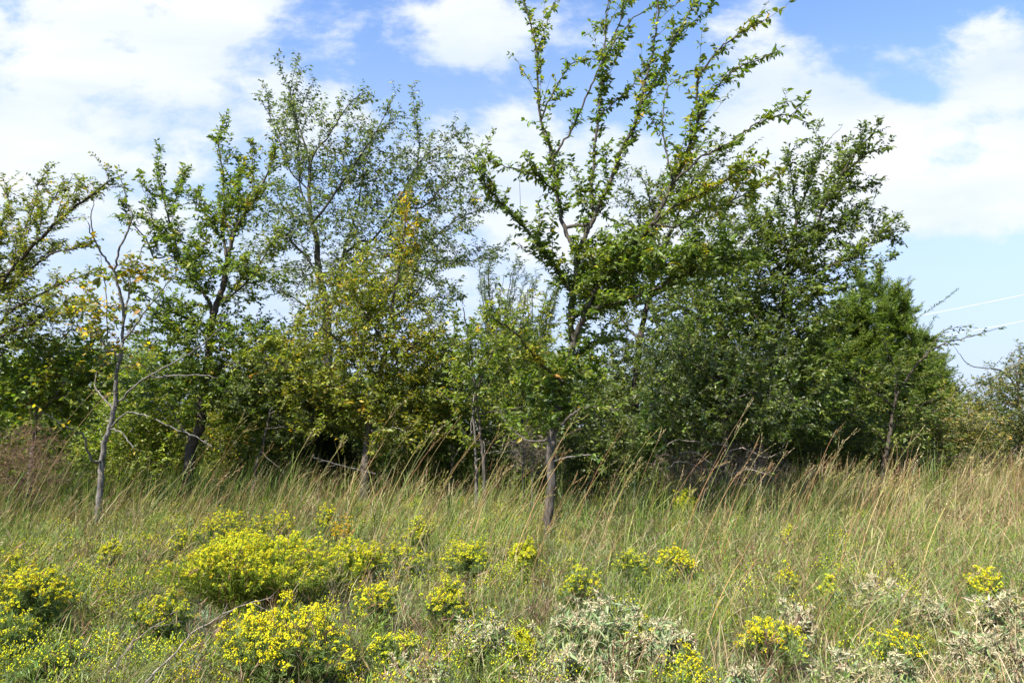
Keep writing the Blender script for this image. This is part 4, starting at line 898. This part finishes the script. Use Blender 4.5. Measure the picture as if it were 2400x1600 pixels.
# tall grass
tx, ty = scatter(11500, 6.0, 24, rng, .5); p = patch(tx, ty, 9)
k = rng.random(len(tx)) < np.clip((ty-5.8)/4.5, .10, 1)**1.1*np.clip(p*1.9-.2, .12, 1); tx, ty, p = tx[k], ty[k], p[k]
tk = rng.integers(8, 30, len(tx)); ti = np.repeat(np.arange(len(tx)), tk); n = len(ti)
x = tx[ti]+rng.normal(scale=.055, size=n); y = ty[ti]+rng.normal(scale=.055, size=n); p = p[ti]
th_ = .94*np.exp(rng.normal(scale=.25, size=len(tx)))[ti]; tg = rng.random(len(tx))[ti]; tl = rng.normal(.40, .14, len(tx))[ti]; ta = rng.normal(scale=.55, size=len(tx))[ti]
g = .7*tg+.3*rng.random(n) < np.clip(.74+.9*(p-.5)-.30*np.clip((x-2)/5, 0, 1), .25, .95)
col = np.where(g[:, None], pick(GREEN, len(tx), rng, .25)[ti]*np.exp(rng.normal(scale=.2, size=(n, 1))), pick(STRAW + RUST, len(tx), rng, .25)[ti]*np.exp(rng.normal(scale=.2, size=(n, 1)))*.85)
tall = blades(x, y, clear(x, y, rng.uniform(.35, 1.0, n)*th_*np.clip(.5+(y-6)*.075, .5, 1.0)), rng.uniform(.0035, .0075, n)*np.clip(y/8, .8, 1.5), np.abs(tl+rng.normal(scale=.2, size=n)), ta+wind_ang(n, rng, 1.0), rng.random(n)*1.2-.2, col*np.where(((x > 2.0) & (y > 9))[:, None], np.array([.92, .84, .9]), 1.0), rng)
o = blade_mesh('tall_grass', [tall], GRASS); kind(o, 'stuff'); o['label'] = 'tall leaning green and tan grass under the trees'; o['category'] = 'grass'
# dry thatch
x, y = scatter(85000, 2.6, 14, rng, .1); p = patch(x, y, 15)
k = rng.random(len(x)) < np.clip(1.5*p-.05, .15, 1); x, y = x[k], y[k]; n = len(x)
th = blades(x, y, clear(x, y, rng.uniform(.15, .55, n)), rng.uniform(.0025, .0055, n)*np.clip(y/6, .8, 2), rng.uniform(.55, .97, n), rng.uniform(-PI, PI, n)*.7, rng.random(n)*.5, pick(STRAW, n, rng, .28)*np.array([.92, .9, .9]), rng, .01+rng.random(n)*.12)
o = blade_mesh('dry_thatch', [th], GRASS); kind(o, 'stuff'); o['label'] = 'dry straw-coloured thatch lying between the living plants'; o['category'] = 'dry grass'
# low leafy forbs between the grasses
nt_ = 7600; x, y = scatter(nt_, 2.8, 12, rng, .3); p = patch(x, y, 51); k = rng.random(len(x)) < np.clip(p*2.4-.35-.12*(x>1.5), .10, 1); x, y = x[k], y[k]; nt_ = len(x)
h = clear(x, y, rng.uniform(.16, .46, nt_)); nl = 70; ii = np.repeat(np.arange(nt_), nl)
rr = np.abs(rng.normal(scale=.5, size=nt_*nl)); a = rng.random(nt_*nl)*2*PI; f = rng.random(nt_*nl)**.7
pos = np.stack([x[ii]+np.cos(a)*rr*h[ii]*.7*(.3+f)+.2*h[ii]*f, y[ii]+np.sin(a)*rr*h[ii]*.7*(.3+f), h[ii]*f*(1-.25*rr)], 1)
ax = nrm(np.stack([np.cos(a)*.7, np.sin(a)*.7, 0*a+.8], 1)+rng.normal(scale=.45, size=(nt_*nl, 3)))
colp = pick(YGRN+YGRNB+[((.17, .21, .13), 2)], nt_, rng, .2)[ii]*np.exp(rng.normal(scale=.2, size=(nt_*nl, 1)))
mt = (rng.random(nt_) < np.where(x < .8, .55, .10)*np.clip(3*vnoise(x+50, y+50, .8, 71)-1, 0, 1)) & (y > 3.4); yi = np.repeat(np.nonzero(mt)[0], 46); m = len(yi)
a2 = rng.random(m)*2*PI; r2 = np.sqrt(rng.random(m))
yp = np.stack([x[yi]+np.cos(a2)*r2*h[yi]*.34+.2*h[yi], y[yi]+np.sin(a2)*r2*h[yi]*.34, h[yi]*(1.04-.28*r2**2)+rng.normal(scale=.025, size=m)], 1)
o = mesh_obj('yellow_buds', [octa(yp, rng.uniform(.003, .006, m), np.clip(pick(YFG, nt_, rng, .2)[yi]*np.exp(rng.normal(scale=.2, size=(m, 1)))*.92, 0, .8))], PETAL); kind(o, 'stuff'); o['label'] = 'faint yellow-green buds scattered through the low weeds'; o['category'] = 'wildflower'
o = mesh_obj('ground_cover', [leaves(pos, ax, rand_dir(nt_*nl, rng), rng.uniform(.025, .07, nt_*nl), rng.uniform(.003, .007, nt_*nl), np.clip(colp, 0, .7))], GRASS); kind(o, 'stuff'); o['label'] = 'fine leaved green ground cover among the grass'; o['category'] = 'ground cover'
# brown dried forbs
nb_ = 800; x, y = scatter(nb_, 3.2, 13, rng, .6); h = rng.uniform(.3, .75, nb_); nl = 60; ii = np.repeat(np.arange(nb_), nl); f = rng.random(nb_*nl)**.8; a = rng.random(nb_*nl)*2*PI; rr = rng.random(nb_*nl)
pos = np.stack([x[ii]+np.cos(a)*rr*h[ii]*.28*f+.25*h[ii]*f, y[ii]+np.sin(a)*rr*h[ii]*.28*f, h[ii]*f*(1-.12*rr)], 1)
ax = nrm(np.stack([np.cos(a)*.6+.2, np.sin(a)*.6, 0*a+.9], 1)+rng.normal(scale=.35, size=(nb_*nl, 3)))
cb_ = pick([((.19, .115, .065), 3), ((.27, .18, .10), 3), ((.15, .085, .05), 2), ((.34, .27, .17), 1)], nb_, rng, .2)[ii]*np.exp(rng.normal(scale=.2, size=(nb_*nl, 1)))
o = mesh_obj('dry_weeds', [leaves(pos, ax, rand_dir(nb_*nl, rng), rng.uniform(.04, .11, nb_*nl), rng.uniform(.0025, .005, nb_*nl), np.clip(cb_, 0, .7))], GRASS); kind(o, 'stuff'); o['label'] = 'reddish brown dried weeds standing in the grass'; o['category'] = 'dry weeds'
# thin seed stalks
x, y = scatter(8500, 4.6, 18, rng, .8); p = patch(x, y, 33); k = rng.random(len(x)) < np.clip(p*2-.5, .1, 1)*np.clip((y-4)/4, .2, 1); x, y = x[k], y[k]; n = len(x)
st = blades(x, y, rng.uniform(.6, 1.15, n)*np.clip(.6+(y-4)*.07, .6, 1.05), rng.uniform(.003, .005, n)*np.clip(y/6, .9, 2), np.abs(rng.normal(.45, .15, n)), wind_ang(n, rng, .5), rng.random(n)*.4, pick(STRAW + RUST, n, rng, .2), rng)
tip = st[1].reshape(-1, 7, 3)[:, 6]; mid = st[1].reshape(-1, 7, 3)[:, 4:6].mean(1)
m = 9; f = np.linspace(.1, 1.05, m)
pos = (mid[:, None]+(tip-mid)[:, None]*f[None, :, None]).reshape(-1, 3); ax = np.repeat(nrm(tip-mid), m, 0)+rng.normal(scale=.4, size=(n*m, 3))
col = np.repeat(pick(RUST + STRAW, n, rng, .2), m, 0)
sp_ = leaves(pos, ax, rand_dir(n*m, rng), rng.uniform(.014, .03, n*m)*1.2, rng.uniform(.004, .007, n*m)*1.2, col)
tri = np.concatenate([st[2][:, [0, 1, 2]], st[2][:, [0, 2, 3]], st[3]])
o = mesh_obj('seed_stalks', [(st[1], tri, st[4]), sp_], GRASS); kind(o, 'stuff'); o['label'] = 'thin tan seed stalks standing in the tall grass'; o['category'] = 'grass'

# ------------------------------------------------------------------ single tall grass stems
def bluestem(px, top, D, rng, hue, label, lean=.42, lens=1.0, group='tall bluestem stems above the meadow'):
    tip = at(px, top, D); H = float(tip[2]); dxl = lean*H*rng.uniform(.75, 1.2)
    base = np.array([tip[0]-dxl, D+rng.normal()*.1, 0.0]); tip = np.array([tip[0], base[1]+rng.normal()*.15, H])
    root = thing('bluestem', label, 'grass stem', base, group)
    c = base+np.array([dxl*.22, 0, H*.55])
    q = np.linspace(0, 1, 9)[:, None]; P = (1-q)**2*base+2*q*(1-q)*c+q*q*tip
    hl = rng.uniform(.13, .24)*lens; seg = np.linalg.norm(tip-P[-3]); 
    sc = pick([((.22, .22, .07), 3), ((.30, .24, .09), 2), ((.20, .12, .06), 1)] if hue != 'rust' else [((.30, .19, .08), 2), ((.25, .13, .06), 1)], 1, rng)
    V, F = tubes(P[None], np.linspace(.0038, .0018, 9)[None], 4); mesh_obj('stem', [(V, F, np.repeat(sc, 36, 0))], STALK, root, base)
    # leaf blades from the stem
    nb = 4; f = rng.uniform(.1, .6, nb); bs = []
    for ff in f:
        o = (1-ff)**2*base+2*ff*(1-ff)*c+ff*ff*tip; a = rng.normal(scale=.8)
        hd = np.array([math.cos(a), math.sin(a), 0]); l = rng.uniform(.25, .5); t_ = np.linspace(0, 1, 6)[:, None]
        Q = o+hd*l*t_*.75+UP*l*(.75*t_-.62*t_**2); w = np.array([.35, .9, 1, .8, .5, .05])[:, None]*.0038; sdv = np.cross(hd, UP)
        V = np.stack([Q-sdv*w, Q+sdv*w], 1).reshape(-1, 3); i = np.arange(5)[:, None]*2; F = np.concatenate([i+np.array([[0, 1, 3]]), i+np.array([[0, 3, 2]])])
        mesh_obj('blade', [(V, F, np.repeat(pick(GREEN + STRAW[:2], 1, rng), 12, 0))], GRASS, root, base)
    # forked seed head
    tn = nrm(tip-P[-2]); parts = []
    pal = {'rust': RUST, 'tan': STRAW, 'gold': [((.36, .30, .09), 2), ((.30, .27, .08), 2)]}[hue]
    for j in range(rng.integers(2, 5)):
        d = nrm(tn+rng.normal(scale=.22, size=3)+WIND*.1); o = P[-2]+(tip-P[-2])*rng.uniform(.2, 1.0); m = 16; f = np.linspace(.0, 1, m)
        pos = o+d*hl*f[:, None]; ax = nrm(d+rng.normal(scale=.22, size=(m, 3)))
        parts.append(leaves(pos, ax, rand_dir(m, rng), np.full(m, .024), np.full(m, .0062), pick(pal, m, rng, .2)))
    mesh_obj('seed_head', parts, GRASS, root, base)
rng = np.random.default_rng(5)
LR = 'rusty headed tall bluestem stem leaning right above the meadow'; LT = 'straw headed tall bluestem stem leaning right above the meadow'; LG = 'golden-green headed tall bluestem stem leaning right above the meadow'
spots = [(1040, 1000, 8, 't'), (1005, 1012, 8.2, 't'), (1025, 1035, 8, 'r'), (985, 1040, 8, 'g'), (1060, 1000, 9, 'r'), (955, 1010, 9, 'g'), (940, 960, 9, 't'), (900, 1040, 8.6, 'r'), (1110, 1035, 8.4, 'r'), (1170, 1010, 9, 'r'), (1180, 1060, 8, 't'),
         (565, 985, 10, 't'), (577, 990, 10, 'g'), (505, 1040, 10, 'r'), (720, 1030, 9.2, 't'), (1335, 1000, 7.6, 'r'), (1345, 992, 7.8, 'g'), (1310, 1075, 7, 'r'), (1300, 1060, 7.2, 'r'), (1440, 1035, 8.4, 'r'), (1450, 1110, 7, 'g'), (1410, 1100, 7.4, 't'),
         (1350, 1120, 7.2, 'r'), (1730, 965, 7.6, 't'), (1736, 998, 7.6, 't'), (1670, 1080, 7.4, 'r'), (1640, 1150, 6.6, 'g'), (1600, 1120, 7.6, 't'), (1772, 1045, 8, 'r'), (1825, 1062, 8, 't'), (1785, 1058, 8, 't'), (1970, 1005, 8, 'r'), (1990, 1030, 8, 't'), (1985, 1085, 7.4, 'g'),
         (1905, 1075, 7.8, 'r'), (1912, 1085, 7.8, 'r'), (1930, 1100, 7.6, 't'), (1880, 1110, 7.6, 'r'), (1950, 1115, 7, 'g'), (2060, 1100, 8, 'r'), (2145, 1025, 9, 't'), (2110, 1060, 9, 'g'), (2130, 1155, 7, 'g'), (2265, 1100, 8, 't'), (2325, 1000, 9.4, 'g'), (2340, 1040, 9, 't'),
         (1740, 1305, 5, 'r'), (1775, 1330, 4.8, 'r'), (1970, 1330, 5, 'r'), (2090, 1300, 5, 'r'), (2140, 1320, 5, 'r'), (1815, 1170, 6.4, 'g'), (1330, 1145, 6.6, 'r'), (1265, 1110, 6.6, 'g'), (1250, 1130, 6.2, 'g'), (210, 905, 9.4, 't'), (235, 920, 9.4, 'r'), (175, 1065, 9, 'g'), (640, 1060, 9, 'r'),
         (860, 1080, 8, 'r'), (800, 1045, 9.2, 't'), (1520, 1030, 8.6, 'g'), (1555, 1015, 8.8, 't'), (1490, 1085, 8, 't'), (2380, 1100, 7, 'g'), (2230, 1180, 6.6, 't'), (2040, 1140, 7, 'r')]
for (px, top, D, h) in spots:
    hue = {'t': 'tan', 'r': 'rust', 'g': 'gold'}[h]
    bluestem(px, top, D, rng, hue, {'t': LT, 'r': LR, 'g': LG}[h])
for i in range(50):
    px = rng.uniform(420, 2380); D = rng.uniform(5.6, 10.5); top = 1000+1600*(1.6-rng.uniform(.85, 1.35))/D; h = 'trg'[rng.integers(3)]
    bluestem(px, top, D, rng, {'t': 'tan', 'r': 'rust', 'g': 'gold'}[h], {'t': LT, 'r': LR, 'g': LG}[h])

# broad green blades and foxtails on the left
def reed(label, px, top, D, seed, bent):
    rng = np.random.default_rng(seed); tip = at(px, top, D); H = float(tip[2]); base = np.array([tip[0]-.12*H, D, 0.])
    root = thing('green_reed', label, 'grass stem', base)
    q = np.linspace(0, 1, 8)[:, None]; P = base+(tip-base)*q+np.array([.05, 0, 0])*np.sin(q*PI)
    V, F = tubes(P[None], np.linspace(.005, .003, 8)[None], 5); mesh_obj('stem', [(V, F, np.repeat(pick([((.13, .17, .03), 1)], 1, rng, .05), 40, 0))], STALK, root, base)
    for j, (f, l, a) in enumerate(((.15, .5, .4), (.3, .4, 2.8), (.97, .13, .2))):
        o = P[int(f*7)]; hd = np.array([math.cos(a), math.sin(a)*.4, 0]); t = np.linspace(0, 1, 8)[:, None]
        Q = o+hd*l*t*(.35+.4*bent*t)+UP*l*(.95*t-.9*bent*t**2); w = np.sin(np.clip(t*.9+.12, 0, 1)*PI)*.009; sdv = np.cross(nrm(hd), UP)*.6+nrm(hd)*.5
        V = np.stack([Q-sdv*w, Q+sdv*w], 1).reshape(-1, 3); i = np.arange(7)[:, None]*2; F = np.concatenate([i+np.array([[0, 1, 3]]), i+np.array([[0, 3, 2]])])
        mesh_obj('blade', [(V, F, np.repeat(pick([((.17, .21, .03), 1), ((.30, .28, .06), .5)], 1, rng, .1), 16, 0))], GRASS, root, base)
reed('upright green reed with a curled tan tip below the half bare tree', 142, 1172, 6.4, 1, .5)
reed('shorter green reed with a bent white tip left of the curled one', 58, 1205, 6.6, 2, .9)
def foxtail(label, px, top, D, seed, dx):
    rng = np.random.default_rng(seed); tip = at(px, top, D); base = np.array([tip[0]-dx, D, 0.]); root = thing('foxtail_grass', label, 'grass stem', base)
    q = np.linspace(0, 1, 8)[:, None]; c = base+np.array([dx*.15, 0, tip[2]*.8]); P = (1-q)**2*base+2*q*(1-q)*c+q*q*tip
    V, F = tubes(P[None], np.linspace(.0028, .0018, 8)[None], 4); mesh_obj('stem', [(V, F, np.repeat(pick([((.16, .19, .05), 1)], 1, rng, .05), 32, 0))], STALK, root, base)
    d = nrm(P[-1]-P[-2]); n = 420; f = rng.random(n); rd = rand_dir(n, rng); pr = nrm(rd-d*(rd@d)[:, None])
    pos = tip-d*.07+d*.085*f[:, None]+pr*(.006*np.sin(PI*np.clip(f, .05, .95)))[:, None]
    mesh_obj('seed_head', [leaves(pos, nrm(pr+d*.8), rand_dir(n, rng), rng.uniform(.010, .018, n), np.full(n, .0016), pick([((.34, .36, .12), 2), ((.42, .40, .2), 1)], n, rng))], GRASS, root, base)
foxtail('bristly foxtail head leaning right at the bottom left', 362, 1555, 3.6, 1, .22)
foxtail('bristly foxtail head standing nearer the left corner', 240, 1565, 3.5, 2, .08)

# fallen sticks
def stick(label, pts, D, r, seed, bk=BARKW):
    rng = np.random.default_rng(seed); k = len(pts); Q = catmull(at([p[0] for p in pts], [p[1] for p in pts], [D+p[2] for p in pts]), 5, rng, .006)
    base = np.array([Q[0][0], Q[0][1], 0.]); root = thing('dead_branch', label, 'branch', base)
    stv = tubes(Q[None], np.linspace(r, r*.3, len(Q))[None], 6)+(None,)
    o, tg, f = along(Q, .09, rng, .25); n = len(o); dr = nrm(tg+rng.normal(scale=.7, size=(n, 3))); l = rng.uniform(.05, .18, n)
    V, F = tubes(np.stack([o, o+dr*l[:, None]*.5, o+dr*l[:, None]+UP*.01], 1), np.broadcast_to(np.array([r*.35, r*.28, r*.15]), (n, 3)), 3); mesh_obj('stick', [stv, (V, F, None)], bk, root, base)
stick('dry forked stick slanting up through the grass at the bottom left', [(340, 1600, 0), (400, 1540, .1), (470, 1470, .2), (560, 1420, .3), (640, 1400, .3)], 3.9, .006, 1)
stick('second dry stick lying low in the bottom left corner', [(180, 1640, 0), (250, 1580, .1), (330, 1490, .3), (420, 1430, .5)], 4.0, .005, 2)
stick('pale bare stick jutting out beside the young black cedar', [(880, 1110, 0), (820, 1095, -.1), (760, 1080, -.2), (730, 1068, -.2)], 11.6, .012, 3, BARKG)

# overhead wires
def wire(label, a, b):
    P0 = at(*a); P1 = at(*b); q = np.linspace(0, 1, 24)[:, None]; Q = P0+(P1-P0)*q-UP*(4*q*(1-q))*.25
    o = mesh_obj('overhead_wire', [tubes(Q[None], np.full((1, 24), .015), 6)+(None,)], WIRE, None, tuple(Q[0])); o['label'] = label; o['category'] = 'wire'; o['group'] = 'overhead wires'
WIRE = bpy.data.materials.new('bare_aluminium_wire'); WIRE.use_nodes = True
_p = WIRE.node_tree.nodes['Principled BSDF']; _p.inputs['Base Color'].default_value = (.85, .85, .85, 1); _p.inputs['Roughness'].default_value = .45
wire('upper of two thin pale overhead wires crossing the sky right of the cedars', (2640, 637, 34), (1950, 772, 62))
wire('lower of two thin pale overhead wires crossing the sky right of the cedars', (2640, 702, 34), (1950, 826, 62))
